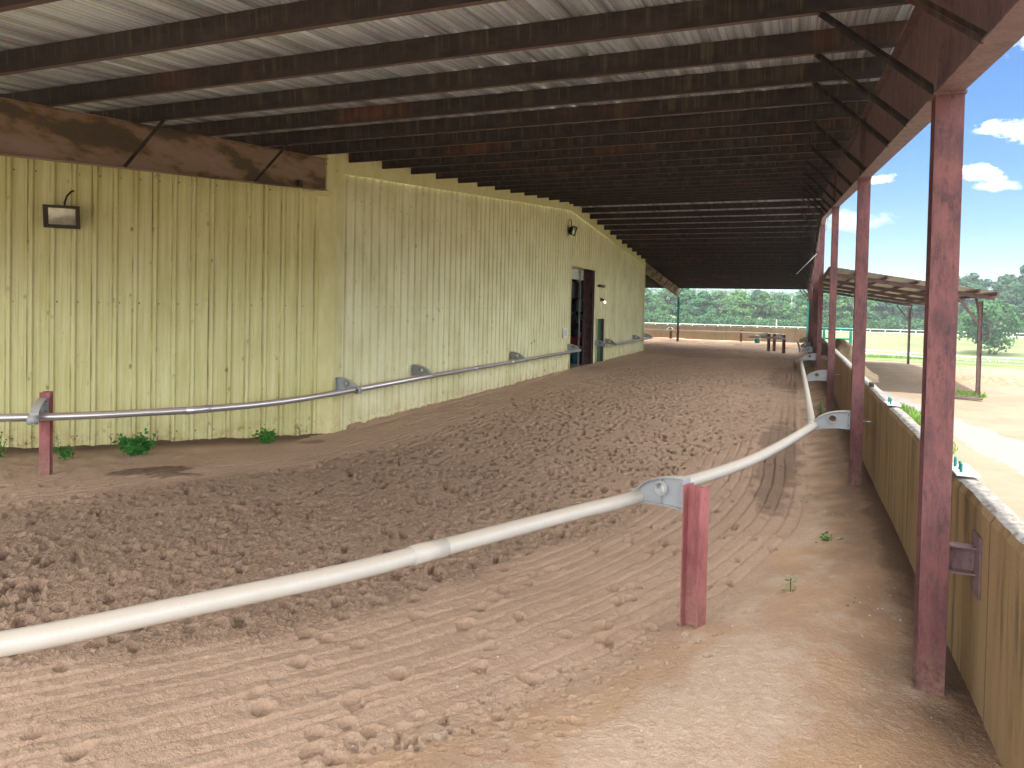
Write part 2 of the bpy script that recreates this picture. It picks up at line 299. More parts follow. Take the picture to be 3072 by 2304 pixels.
# ------------------------------------------------------------------ mesh helpers (world coordinates, z relative to the camera)
class MB:
    def __init__(s): s.v = []; s.f = []; s.sm = []
    def add(s, vs, fs, smooth=False):
        o = len(s.v); s.v += [tuple(v) for v in vs]
        for f in fs: s.f.append(tuple(i + o for i in f)); s.sm.append(smooth)
        return s
    def box(s, a, b):
        (x0, y0, z0), (x1, y1, z1) = a, b
        return s.add([(x0, y0, z0), (x1, y0, z0), (x1, y1, z0), (x0, y1, z0), (x0, y0, z1), (x1, y0, z1), (x1, y1, z1), (x0, y1, z1)],
                     [(0, 3, 2, 1), (4, 5, 6, 7), (0, 1, 5, 4), (1, 2, 6, 5), (2, 3, 7, 6), (3, 0, 4, 7)])
    def obox(s, c, ax, ay, az, d):
        """box with centre c, axes, full sizes d"""
        c = Vector(c); ax, ay, az = (Vector(a).normalized() for a in (ax, ay, az)); vs = []
        for k in (-.5, .5):
            for (i, j) in ((-.5, -.5), (.5, -.5), (.5, .5), (-.5, .5)): vs.append(c + ax * d[0] * i + ay * d[1] * j + az * d[2] * k)
        return s.add(vs, [(0, 3, 2, 1), (4, 5, 6, 7), (0, 1, 5, 4), (1, 2, 6, 5), (2, 3, 7, 6), (3, 0, 4, 7)])
    def bar(s, p, q, w, t, up=(0, 0, 1)):
        p, q = Vector(p), Vector(q); d = (q - p); L = d.length; d.normalize(); u = Vector(up); sd = d.cross(u)
        if sd.length < 1e-4: sd = d.cross(Vector((1, 0, 0)))
        sd.normalize(); u = sd.cross(d)
        return s.obox((p + q) / 2, d, sd, u, (L, w, t))
    def sweep(s, path, prof, closed=True, smooth=False, caps=True, up=(0, 0, 1)):
        path = [Vector(p) for p in path]; n = len(path); m = len(prof); vs = []
        for i, p in enumerate(path):
            d = (path[min(i + 1, n - 1)] - path[max(i - 1, 0)]).normalized(); u = Vector(up); sd = d.cross(u)
            if sd.length < 1e-4: sd = d.cross(Vector((1, 0, 0)))
            sd.normalize(); u = sd.cross(d)
            for a, b in prof: vs.append(p + sd * a + u * b)
        fs = []
        for i in range(n - 1):
            for j in range(m if closed else m - 1):
                k = (j + 1) % m; fs.append((i * m + j, i * m + k, (i + 1) * m + k, (i + 1) * m + j))
        if caps and closed: fs.append(tuple(range(m - 1, -1, -1))); fs.append(tuple((n - 1) * m + j for j in range(m)))
        return s.add(vs, fs, smooth)
    def tube(s, path, r, seg=12, smooth=True, caps=True, r2=None):
        if r2 is None: return s.sweep(path, [(r * math.cos(2 * math.pi * j / seg), r * math.sin(2 * math.pi * j / seg)) for j in range(seg)], True, smooth, caps)
        path = [Vector(p) for p in path]; n = len(path); vs = []
        for i, p in enumerate(path):
            d = (path[min(i + 1, n - 1)] - path[max(i - 1, 0)]).normalized(); sd = d.cross(Vector((0, 0, 1)))
            if sd.length < 1e-3: sd = d.cross(Vector((1, 0, 0)))
            sd.normalize(); u = sd.cross(d); rr = r + (r2 - r) * i / (n - 1)
            vs += [p + sd * rr * math.cos(2 * math.pi * j / seg) + u * rr * math.sin(2 * math.pi * j / seg) for j in range(seg)]
        fs = [(i * seg + j, i * seg + (j + 1) % seg, (i + 1) * seg + (j + 1) % seg, (i + 1) * seg + j) for i in range(n - 1) for j in range(seg)]
        fs += [tuple(range(seg - 1, -1, -1)), tuple((n - 1) * seg + j for j in range(seg))]
        return s.add(vs, fs, smooth)
    def hsec(s, p, q, w, d, t, u):
        """H section from p to q; u = direction of the depth (flange normals)"""
        hw, hd = w / 2, d / 2
        prof = [(-hw, -hd), (hw, -hd), (hw, -hd + t), (t / 2, -hd + t), (t / 2, hd - t), (hw, hd - t), (hw, hd), (-hw, hd), (-hw, hd - t), (-t / 2, hd - t), (-t / 2, -hd + t), (-hw, -hd + t)]
        return s.sweep([p, q], prof, True, up=u)
    def mesh(s, name, origin=(0, 0, 0), lift=H):
        me = bpy.data.meshes.new(name); o = origin
        me.from_pydata([(x - o[0], y - o[1], z + lift - o[2]) for x, y, z in s.v], [], s.f)
        if any(s.sm): me.polygons.foreach_set('use_smooth', s.sm)
        me.update(); return me

def tag(o, label=None, cat=None, group=None, kind=None):
    if label: o['label'] = label
    if cat: o['category'] = cat
    if group: o['group'] = group
    if kind: o['kind'] = kind
    return o
def thing(name, label, cat, loc=(0, 0, 0), group=None, rotz=0):
    """loc z relative to the camera"""
    o = bpy.data.objects.new(name, None); C.objects.link(o); o.empty_display_size = .2
    o.location = (loc[0], loc[1], loc[2] + H); o.rotation_euler = (0, 0, rotz)
    return tag(o, label, cat, group)
def wloc(o):
    p = Vector((0, 0, 0))
    while o is not None: p += Vector(o.location); o = o.parent
    return p
def part(name, mb, m, parent=None, kind=None, label=None):
    """mesh given in world coordinates; parents here are unrotated"""
    org = wloc(parent) if parent else Vector((0, 0, 0))
    me = mb.mesh(name, org) if isinstance(mb, MB) else mb
    o = bpy.data.objects.new(name, me); C.objects.link(o)
    if m: me.materials.append(MT[m] if isinstance(m, str) else m)
    if parent: o.parent = parent
    if kind: o['kind'] = kind
    if label: o['label'] = label
    return o
def local(name, mb, m):
    me = mb.mesh(name, (0, 0, 0), 0); me.materials.append(MT[m]); return me
def inst(name, me, parent, loc, rot=(0, 0, 0), sc=(1, 1, 1), world=True):
    o = bpy.data.objects.new(name, me); C.objects.link(o); o.parent = parent
    p = Vector((loc[0], loc[1], loc[2] + (H if world else 0)))
    o.location = p - wloc(parent) if world else p
    o.rotation_euler = rot; o.scale = sc; return o

# ------------------------------------------------------------------ roof canopy
def zp(y):                      # underside of the purlins (gable, ridge at y = 26.6)
    return 1.733 + .0846 * (y if y < 26.6 else 53.2 - y)
RIDGE, Y0, Y1 = 26.6, .45, 55.1
XW, XB = -8.25, .815

canopy = thing('canopy_roof', 'rusty open sided steel canopy with corrugated roof on purlins over the sand track', 'canopy', (XB, RIDGE, -2.4))
def roof_sheet():
    prof = []; x = -20. - .02
    while x < 1.15:
        for dx, dz in ((0, 0), (.030, .0), (.052, .032), (.082, .032), (.104, 0), (.160, 0), (.167, .004), (.180, .004), (.187, 0), (.232, 0), (.239, .004), (.252, .004), (.259, 0)):
            if x + dx < 1.17: prof.append((x + dx, dz))
        x += .3048
    P = np.array(prof)
    for lo, hi, xmin in ((Y0, RIDGE, -20), (RIDGE, Y1, -21)):
        Q = P[P[:, 0] > xmin]; n = len(Q); ys = np.array(sorted(set(np.linspace(lo, hi, 15).tolist() + [11.3 if lo < 20 else 41.9]))); mb = MB(); vs = []
        for y in ys:
            z = zp(y) + .205
            vs += [(a, y, z + b) for a, b in Q]
        fs = [(i * n + j, i * n + j + 1, (i + 1) * n + j + 1, (i + 1) * n + j) for i in range(len(ys) - 1) for j in range(n - 1) if not (Q[j][0] < -8.6 and 11.3 < (ys[i] + ys[i + 1]) / 2 < 41.9)]
        # outer skin 2 mm above keeps the sheet a real thickness
        mb.add(vs, fs); part('roof_sheet', mb, 'galv', canopy)
roof_sheet()
def purlin_mesh(name, xa, xb):
    mb = MB(); d, f, l, t = .2, .068, .022, .004
    prof = [(0, 0), (f, 0), (f, l), (f - t, l), (f - t, t), (t, t), (t, d - t), (f - t, d - t), (f - t, d - l), (f, d - l), (f, d), (0, d)]
    vs = [(x, a, b) for x in (xa, xb) for a, b in prof]; n = len(prof)
    fs = [(j, (j + 1) % n, n + (j + 1) % n, n + j) for j in range(n)] + [tuple(range(n - 1, -1, -1)), tuple(range(n, 2 * n))]
    mb.add(vs, fs); return local(name, mb, 'purlin')
pm_long = purlin_mesh('purlin_long', -19.8, 1.0); pm = purlin_mesh('purlin_span', XW + .02, 1.0)
purlin_y = [4.57 + 1.2105 * i for i in range(-3, 19)]
for y in purlin_y:
    inst('purlin', pm_long if y < 11.2 else pm, canopy, (0, y, zp(y)), (R(4.84), 0, 0))
far_y = [RIDGE + .30 + 1.2105 * i for i in range(0, 24)]
pm_far = pm_long
for y in far_y:
    inst('purlin', pm if y < 41.5 else pm_far, canopy, (0, y, zp(y)), (-R(4.84), 0, 0))
# outer beam: deep built-up I section along the column row
def ibeam(x, ys, zt, zb, w, t=.013):
    mb = MB()
    def strip(xa, xb, fa, fb):
        vs = []; 
        for y in ys: vs += [(xa, y, fa(y)), (xb, y, fa(y)), (xb, y, fb(y)), (xa, y, fb(y))]
        fs = []
        for i in range(len(ys) - 1):
            for j in range(4): k = (j + 1) % 4; fs.append((i * 4 + j, (i + 1) * 4 + j, (i + 1) * 4 + k, i * 4 + k))
        fs += [(0, 1, 2, 3), tuple(len(ys) * 4 - i for i in (1, 2, 3, 4))]
        mb.add(vs, fs)
    strip(x - t / 2, x + t / 2, lambda y: zb(y) + t, lambda y: zt(y) - t)
    strip(x - w / 2, x + w / 2, lambda y: zb(y), lambda y: zb(y) + t)
    strip(x - w / 2, x + w / 2, lambda y: zt(y) - t, lambda y: zt(y))
    return mb
zbeam = lambda y: .90 + .0865 * (y if y < RIDGE else 2 * RIDGE - y)
ztop = lambda y: zp(y) - .004
part('outer_beam', ibeam(XB, [Y0, RIDGE, Y1], ztop, zbeam, .15), 'beam_oxide', canopy)
COLY = [4.97, 10.77, 18.57, 27.7, 33.5, 38.0, 44.0, 53.6]
COLX = [XB, XB, XB, XB, XB, XB, XB - .04, XB - .02]
for y in COLY:                                       # web stiffeners over the columns
    for s in (-1, 1):
        mb = MB(); mb.box((XB + (.008 if s > 0 else -.072), y - .07, zbeam(y) + .02), (XB + (.072 if s > 0 else -.008), y + .07, ztop(y) - .03)); part('stiffener', mb, 'beam_oxide', canopy)
for i, (x, y) in enumerate(zip(COLX, COLY)):
    mb = MB(); mb.hsec((x, y, -2.7), (x, y, zbeam(y - .07) - .002), .15, .15, .012, (0, 1, 0))
    if i == 7:
        mb = MB(); mb.hsec((x, y, -1.95), (x, y, zbeam(y - .07) - .002), .15, .15, .012, (0, 1, 0)); part('column', mb, 'teal', canopy, label='column painted teal')
        mb = MB(); mb.hsec((x, y, -2.7), (x, y, -1.952), .16, .16, .012, (0, 1, 0)); part('column', mb, 'column_oxide', canopy)
    else: part('column', mb, 'column_oxide', canopy)
    mb = MB(); mb.box((x - .085, y - .085, zbeam(y) - .022), (x + .085, y + .085, zbeam(y) - .0075)); part('cap_plate', mb, 'beam_oxide', canopy)
# inner rafters carried on the line of the barn's end wall
zr_b = lambda y: 1.08 + .090 * (y if y < RIDGE else 2 * RIDGE - y)
part('inner_rafter', ibeam(XW, [Y0, 11.16], ztop, zr_b, .15, .011), 'rafter', canopy)
part('inner_rafter', ibeam(XW, [41.95, Y1], ztop, zr_b, .15, .011), 'rafter', canopy)
mb = MB(); mb.hsec((XW, 54.9, -1.25), (XW, 54.9, zr_b(54.9)), .15, .15, .012, (0, 1, 0)); part('column', mb, 'teal', canopy, label='column painted teal')
mb = MB(); mb.hsec((XW, 54.9, -2.7), (XW, 54.9, -1.252), .16, .16, .012, (0, 1, 0)); part('column', mb, 'column_oxide', canopy)
mb = MB(); mb.box((XW - .15, 1.0, -2.7), (XW + .15, 1.2, .9)); 
# flange braces
def brace(pa, pb):
    mb = MB(); mb.bar(pa, pb, .05, .006, (0, .3, 1)); mb.bar((pa[0], pa[1], pa[2] + .001), (pb[0], pb[1], pb[2] + .001), .006, .05, (0, .3, 1)); part('brace', mb, 'purlin', canopy)
for i, y in enumerate(purlin_y):
    if y < 3: continue
    k = i - 3
    if k in (0, 1, 2, 3) or (k > 3 and k % 2 == 1): brace((.11, y + .03, zp(y) + .002), (.76, y - .80, zbeam(y - .8) + .012))
for i, y in enumerate(far_y):
    if i % 2 == 0 and y < 54: brace((.11, y + .03, zp(y) + .002), (.76, y + .78, zbeam(y + .78) + .012))
for ya, yb in ((6.81, 6.99), (9.22, 9.41)): brace((-7.70, yb, zp(yb)), (XW + .07, ya, zr_b(ya) + .015))
for i in range(6):
    y = 43.6 + 2.0 * i; brace((-7.72, y, zp(y)), (XW + .07, y + .3, zr_b(y + .3) + .015))
mb = MB(); mb.box((XW + .01, 10.33, zr_b(10.4) + .012), (XW + .07, 10.43, zr_b(10.4) + .13)); part('clip', mb, 'purlin', canopy)
# loose strap hanging from the beam far down the row
mb = MB(); mb.bar((.72, 31.2, 2.35), (-.02, 31.6, 1.55), .06, .012); part('loose_strap', mb, 'steel', canopy)
# struts from columns to the retaining wall
mb = MB(); mb.box((.892, 4.98, -1.385), (1.035, 5.0, -1.53)); mb.box((.892, 4.92, -1.375), (1.035, 5.0, -1.385)); mb.box((.892, 4.92, -1.54), (1.035, 5.0, -1.53)); part('strut', mb, 'beam_oxide', canopy)
mb = MB(); mb.box((1.035, 4.86, -1.66), (1.048, 5.06, -1.30)); part('strut_plate', mb, 'beam_oxide', canopy)
for y in (10.8, 18.6):
    mb = MB(); mb.tube([(.892, y, -1.472), (1.048, y, -1.479)], .012, 8); part('strut', mb, 'steel', canopy)
mb = MB(); mb.box((.892, 27.6, -1.66), (1.08, 27.68, -1.53)); part('strut', mb, 'beam_oxide', canopy)

# ------------------------------------------------------------------ barn
barn = thing('metal_barn', 'cream yellow ribbed metal barn stained with mud dabs, with an open roll-up doorway', 'barn', (XW, 11.46, -2.5))
RIB = ((0, 0), (.018, .0), (.034, .038), (.072, .038), (.088, 0), (.146, 0), (.152, .004), (.170, .004), (.176, 0), (.222, 0), (.228, .004), (.246, .004), (.252, 0))
DOOR = (26.9, 30.43, 1.62); SD = (31.0, 32.26, -.50)
def ztrim(y): return zp(y) - .235 + .0 * y
def end_wall():
    ts = set(); y = 11.50
    prof = []
    while y < 41.6:
        for d, h in RIB: prof.append((y + d, h))
        y += .3048
    for e in (DOOR[0], DOOR[1], SD[0], SD[1], RIDGE):
        prof.append((e - .001, 0)); prof.append((e + .001, 0))
    prof = sorted(p for p in prof if p[0] <= 41.55); zs = [-2.75, -2.5, -2.3, -2.1, -1.9, -1.7, -1.4, -1.1, -.8, -.5, -.2, .2, .9]
    mb = MB(); nz = len(zs) + 2
    def buck(y, z):            # kicked, buckled panels next to the doorway
        a = max(0, min(1, (y - 19.5) / 4.)) * max(0, min(1, (27.2 - y) / .5)) * max(0., min(1, (.1 - z) / 1.2))
        return a * .045 * math.sin(z * 3.1 + y * 1.9), a * .03 * math.sin(z * 2.3 + y * 2.7 + 1)
    def col(y, h):
        out = []
        lo = -2.75
        if DOOR[0] < y < DOOR[1]: lo = DOOR[2]
        if SD[0] < y < SD[1]: lo = SD[2]
        top = ztrim(y) + .03
        zz = [max(z, lo) for z in zs] + [max(lo, 1.62), top]
        for z in zz:
            dy, dx = buck(y, z); out.append((XW + h + dx, y + dy, z))
        return out
    vs = []
    for y, h in prof: vs += col(y, h)
    fs = []
    for i in range(len(prof) - 1):
        for j in range(nz - 1):
            a, b2, c, d = i * nz + j, (i + 1) * nz + j, (i + 1) * nz + j + 1, i * nz + j + 1
            if abs(vs[a][2] - vs[d][2]) < 1e-4 and abs(vs[b2][2] - vs[c][2]) < 1e-4: continue
            if prof[i + 1][0] - prof[i][0] < .0025 and abs(vs[a][2] - vs[b2][2]) > .1: continue
            fs.append((a, b2, c, d))
    mb.add(vs, fs); part('wall', mb, 'cladding_end', barn)
end_wall()
CD = Vector((-.70711, -.70711, 0)); CN = Vector((.70711, -.70711, 0)); CO = Vector((XW, 11.46, 0))
def chamfer_wall():
    prof = []; t = .26
    while t < 9.5:
        prof += [(t + d, h) for d, h in RIB]; t += .3048
    mb = MB(); vs = []; zs = (-2.75, 2.75)
    for t, h in prof:
        p = CO + CD * t + CN * h
        vs += [(p.x, p.y, z) for z in zs]
    fs = [(2 * i + 2, 2 * i, 2 * i + 1, 2 * i + 3) for i in range(len(prof) - 1)]
    mb.add(vs, fs); part('wall', mb, 'cladding_chamfer', barn)
    mb = MB(); mb.obox(CO + CD * .14 + CN * .030 + Vector((0, 0, .0)), CD, CN, (0, 0, 1), (.28, .02, 5.5)); part('corner_trim', mb, 'trim', barn)
    # header strip under the rafter seat and seat post
    mb = MB(); mb.obox(CO + CD * .33 + CN * .045 + Vector((0, 0, 2.02)), CD, CN, (0, 0, 1), (.55, .02, .12)); part('header_trim', mb, 'trim', barn)
chamfer_wall()
mb = MB(); mb.add([(XW - .06, 11.46, -2.75), (XW + .052, 11.478, -2.75), (XW + .040, 11.425, -2.75), (XW - .03, 11.37, -2.75), (XW - .06, 11.46, 2.88), (XW + .052, 11.478, 2.88), (XW + .040, 11.425, 2.88), (XW - .03, 11.37, 2.88)], [(0, 1, 2, 3), (7, 6, 5, 4), (0, 4, 5, 1), (1, 5, 6, 2), (2, 6, 7, 3), (3, 7, 4, 0)]); part('corner_trim', mb, 'trim', barn)
mb = MB(); mb.box((XW + .034, 11.46, -2.75), (XW + .052, 11.70, 2.62)); part('corner_trim', mb, 'trim', barn)
mb = MB(); mb.box((XW - .5, 11.17, 2.0), (XW + .03, 11.455, zp(11.3) + .195)); part('rafter_seat', mb, 'trim', barn)
mb = MB(); mb.box((XW + .034, 41.36, -2.75), (XW + .05, 41.62, ztrim(41.6) + .02)); part('corner_trim', mb, 'trim', barn)
def rake_trim():
    mb = MB(); vs = []; ys = [11.46, RIDGE, 41.62]
    for y in ys: vs += [(XW + .036, y, ztrim(y)), (XW + .050, y, ztrim(y)), (XW + .050, y, zp(y) + .2), (XW + .036, y, zp(y) + .2)]
    fs = [(i * 4 + j, (i + 1) * 4 + j, (i + 1) * 4 + (j + 1) % 4, i * 4 + (j + 1) % 4) for i in range(2) for j in range(4)]
    mb.add(vs, fs); part('rake_trim', mb, 'trim', barn)
rake_trim()
mb = MB(); mb.obox((XW - 3.3, 44.9, 0), (-.70711, .70711, 0), (.7071, .7071, 0), (0, 0, 1), (9.4, .06, 5.4)); part('wall', mb, 'trim', barn)
# doorway
mb = MB(); mb.box((XW + .034, DOOR[0] - .06, DOOR[2]), (XW + .055, DOOR[1] + .06, DOOR[2] + .07)); mb.box((XW + .034, DOOR[0] - .07, -2.75), (XW + .055, DOOR[0], DOOR[2])); part('door_trim', mb, 'trim', barn)
mb = MB(); mb.hsec((XW - .24, DOOR[1] + .08, -2.75), (XW - .24, DOOR[1] + .08, DOOR[2] + .05), .30, .42, .016, (1, 0, 0)); part('door_jamb', mb, 'brown_jamb', barn)
mb = MB(); mb.box((XW - .02, DOOR[1] + .0, -2.75), (XW + .036, DOOR[1] + .04, DOOR[2])); part('door_jamb', mb, 'brown_jamb', barn)
mb = MB(); prof = []
for i in range(7):
    z = 1.20 + .075 * i; mb.tube([(XW - .42, DOOR[0] + .15, z), (XW - .42, DOOR[1] - .3, z + .02)], .042, 8)
part('roller_door', mb, 'roller_white', barn)
mb = MB(); mb.box((XW - .36, 29.35, -2.6), (XW - .30, 29.40, 1.6)); part('door_track', mb, 'steel', barn)
mb = MB(); xi, xo = XW - .06, XW - 5.2
mb.box((xo, 24.6, -2.6), (xo + .05, 36., 3.2)); mb.box((xo, 24.55, -2.6), (xi, 24.6, 3.2)); mb.box((xo, 36., -2.6), (xi, 36.05, 3.2)); mb.box((xo, 24.6, 3.2), (xi, 36., 3.25)); part('storage_room', mb, 'dark_room', barn)
mb = MB(); mb.box((xo, 24.6, -2.62), (XW - .0, 36., -2.52)); part('room_floor', mb, 'room_floor', barn)
for y in (31.3, 34.0):
    mb = MB(); mb.box((XW - 2.1, y, -2.5), (XW - 1.9, y + .2, 2.6)); part('room_post', mb, 'black_plastic', barn)
mb = MB(); mb.box((XW - 2.0, 30.9, -.36), (XW - 1.85, 35.5, -.22)); part('room_girt', mb, 'black_plastic', barn)
# small green door
mb = MB(); mb.box((XW - .16, SD[0] + .36, -2.7), (XW - .10, SD[1], SD[2])); part('side_door', mb, 'green_paint', barn)
mb = MB(); mb.box((XW - .45, SD[0], -2.7), (XW - .40, SD[1], SD[2])); mb.box((XW - .42, SD[0] - .02, -2.7), (XW + .02, SD[0], SD[2])); mb.box((XW - .42, SD[1], -2.7), (XW + .02, SD[1] + .02, SD[2])); mb.box((XW - .42, SD[0], SD[2]), (XW - .01, SD[1], SD[2] + .02)); part('side_door_recess', mb, 'brown_jamb', barn)
mb = MB(); mb.box((XW + .03, SD[0] - .08, SD[2]), (XW + .052, SD[1] + .08, SD[2] + .06)); mb.box((XW + .03, SD[0] - .08, -2.75), (XW + .052, SD[0] - .01, SD[2])); mb.box((XW + .03, SD[1] + .01, -2.75), (XW + .052, SD[1] + .08, SD[2])); part('side_door_trim', mb, 'trim', barn)
mb = MB(); mb.box((XW + .035, 30.95, .93), (XW + .16, 31.85, 1.03)); part('iron_bar', mb, 'brown_jamb', barn)

# things on and in the barn
def flood(loc, ax, n, label):
    t = thing('flood_light', label, 'lamp', loc, 'flood lights on the barn walls'); c = Vector(loc); ax = Vector(ax); n = Vector(n); up = Vector((0, 0, 1))
    tilt = (n - up * .28).normalized(); u2 = ax.cross(tilt).normalized()
    if u2.z < 0: u2 = -u2
    f = c + n * .26
    mb = MB()
    a = [(-.26, -.19), (.26, -.19), (.26, .19), (-.26, .19)]
    bk = [c + n * .09 + ax * x * .62 + up * z * .62 for x, z in a]; fr = [f + ax * x + u2 * z for x, z in a]
    inn = [f + ax * x * .76 + u2 * z * .74 for x, z in a]; inb = [f - tilt * .03 + ax * x * .74 + u2 * z * .72 for x, z in a]
    vs = bk + fr + inn + inb
    fs = [(3, 2, 1, 0)] + [(i, (i + 1) % 4, 4 + (i + 1) % 4, 4 + i) for i in range(4)] + [(4 + i, 4 + (i + 1) % 4, 8 + (i + 1) % 4, 8 + i) for i in range(4)] + [(8 + i, 8 + (i + 1) % 4, 12 + (i + 1) % 4, 12 + i) for i in range(4)]
    mb.add(vs, fs); part('housing', mb, 'dark_bronze', t)
    mb = MB(); mb.add([p + tilt * .006 for p in inb], [(0, 1, 2, 3)]); m2 = MB()
    g = 6; vs = []
    for i in range(g + 1):
        for j in range(g + 1):
            u, v = i / g, j / g; p = inb[0].lerp(inb[1], u).lerp(inb[3].lerp(inb[2], u), v); vs.append(p + tilt * (.004 + .02 * math.sin(math.pi * u) * math.sin(math.pi * v)))
    m2.add(vs, [(i * (g + 1) + j, (i + 1) * (g + 1) + j, (i + 1) * (g + 1) + j + 1, i * (g + 1) + j + 1) for i in range(g) for j in range(g)], True); part('lens', m2, 'lamp_glass', t)
    mb = MB(); mb.obox(c + n * .06, ax, n, up, (.13, .07, .13)); part('wall_box', mb, 'dark_bronze', t)
    pth = [c + n * .12 + up * .11 + ax * .02, c + n * .13 + up * .25 + ax * .02, c + n * .12 + up * .36 + ax * .05, c + n * .08 + up * .44 + ax * .10, c + n * .02 + up * .47 + ax * .14]
    mb = MB(); mb.tube(pth, .016, 8); part('cable', mb, 'black_plastic', t)
pL = CO + CD * 4.42
flood((pL.x, pL.y, 1.30), -CD, CN, 'bronze flood light with curved black cable on the chamfered wall nearest the viewer')
flood((XW + .03, 26.35, 2.92), (0, 1, 0), (1, 0, 0), 'small bronze flood light high on the end wall above the roll-up doorway')
t = thing('bulb_lamp', 'bare white bulb in a brown holder on the wall above the narrow green door', 'lamp', (XW, 31.6, .35))
mb = MB(); mb.box((XW + .03, 31.5, .30), (XW + .06, 31.72, .46)); mb.tube([(XW + .05, 31.6, .38), (XW + .16, 31.66, .36)], .05, 10); part('holder', mb, 'brown_jamb', t)
mb = MB(); 
bm = bmesh.new(); bmesh.ops.create_uvsphere(bm, u_segments=14, v_segments=10, radius=.058)
mb.add([(v.co.x + XW + .19, v.co.y + 31.70, v.co.z * 1.25 + .26) for v in bm.verts], [tuple(v.index for v in f.verts) for f in bm.faces], True); bm.free(); part('bulb', mb, 'bulb', t)
t = thing('notice_sheet', 'white printed notice sheet fixed beside the roll-up doorway', 'sign', (XW + .05, 26.3, -1.2))
mb = MB(); mb.add([(XW + .045, 26.02, -1.185), (XW + .045, 26.60, -1.20), (XW + .045, 26.55, -.815), (XW + .045, 25.97, -.80), (XW + .049, 26.02, -1.185), (XW + .049, 26.60, -1.20), (XW + .049, 26.55, -.815), (XW + .049, 25.97, -.80)], [(3, 2, 1, 0), (4, 5, 6, 7), (0, 1, 5, 4), (1, 2, 6, 5), (2, 3, 7, 6), (3, 0, 4, 7)]); part('sheet', mb, 'paper', t)
mb = MB()
for i in range(7):
    z = -.89 - .037 * i; l = .40 if i else .22; y = 26.08 + (.09 if i == 0 else 0)
    mb.box((XW + .0505, y, z), (XW + .0520, y + l * (1 - .12 * ((i * 7) % 3)), z + .013))
part('printed_lines', mb, 'ink', t)
t = thing('tool_cart', 'red steel tool cart with a shelf standing inside the dark doorway', 'cart', (XW - 1.1, 32.1, -2.5))
for y in (31.45, 32.7):
    for x in (XW - 1.5, XW - .8): mb = MB(); mb.box((x, y, -2.5), (x + .05, y + .05, -.62)); part('leg', mb, 'cart_red', t)
mb = MB(); mb.box((XW - 1.5, 31.45, -1.75), (XW - .75, 32.8, -1.38)); part('tray', mb, 'cart_red', t)
mb = MB(); mb.box((XW - 1.5, 31.45, -1.10), (XW - .75, 32.75, -1.02)); part('shelf', mb, 'black_plastic', t)
mb = MB(); mb.box((XW - 1.52, 31.42, -1.86), (XW - .73, 32.82, -1.76)); part('bumper', mb, 'tan_sheet', t)
mb = MB(); mb.box((XW - 1.35, 31.7, -1.02), (XW - .95, 32.3, -.74)); mb.tube([(XW - 1.1, 32.1, -.74), (XW - 1.05, 32.2, -.62)], .08, 8); part('tool_box', mb, 'black_plastic', t)
t = thing('barrel', 'dark teal plastic barrel with a grey lid just inside the doorway', 'barrel', (XW - .55, 30.0, -2.52))
mb = MB(); yb = 30.0; prof = [(0, -2.52), (.19, -2.52), (.21, -2.3), (.205, -2.28), (.215, -2.26), (.22, -2.05), (.215, -1.92)]
def lathe(mb, c, prof, seg=20, smooth=True):
    vs = []; n = len(prof)
    for r, z in prof: vs += [(c[0] + r * math.cos(2 * math.pi * j / seg), c[1] + r * math.sin(2 * math.pi * j / seg), z) for j in range(seg)]
    fs = [(i * seg + j, i * seg + (j + 1) % seg, (i + 1) * seg + (j + 1) % seg, (i + 1) * seg + j) for i in range(n - 1) for j in range(seg)]
    fs.append(tuple((n - 1) * seg + j for j in range(seg))); mb.add(vs, fs, smooth)
bc = (XW - .85, 30.85); prof = [(.01, -2.52), (.24, -2.52), (.25, -2.3), (.24, -2.28), (.26, -2.26), (.26, -2.0), (.255, -1.9)]
lathe(mb, bc, prof); part('body', mb, 'barrel_blue', t)
mb = MB(); lathe(mb, bc, [(.27, -1.90), (.275, -1.86), (.18, -1.80), (.02, -1.78)]); part('lid', mb, 'box_grey', t)
t = thing('grey_carton', 'large grey carton on a high shelf in the dark doorway', 'box', (XW - 1.3, 30.9, .45))
mb = MB(); mb.box((XW - 1.6, 30.3, .45), (XW - 1.0, 31.4, 1.15)); part('carton', mb, 'box_grey', t)
mb = MB(); mb.box((XW - 1.7, 29.9, .40), (XW - .9, 33.2, .445)); mb.box((XW - 1.7, 33.1, -2.5), (XW - 1.62, 33.2, .4)); part('shelf_board', mb, 'black_plastic', t)

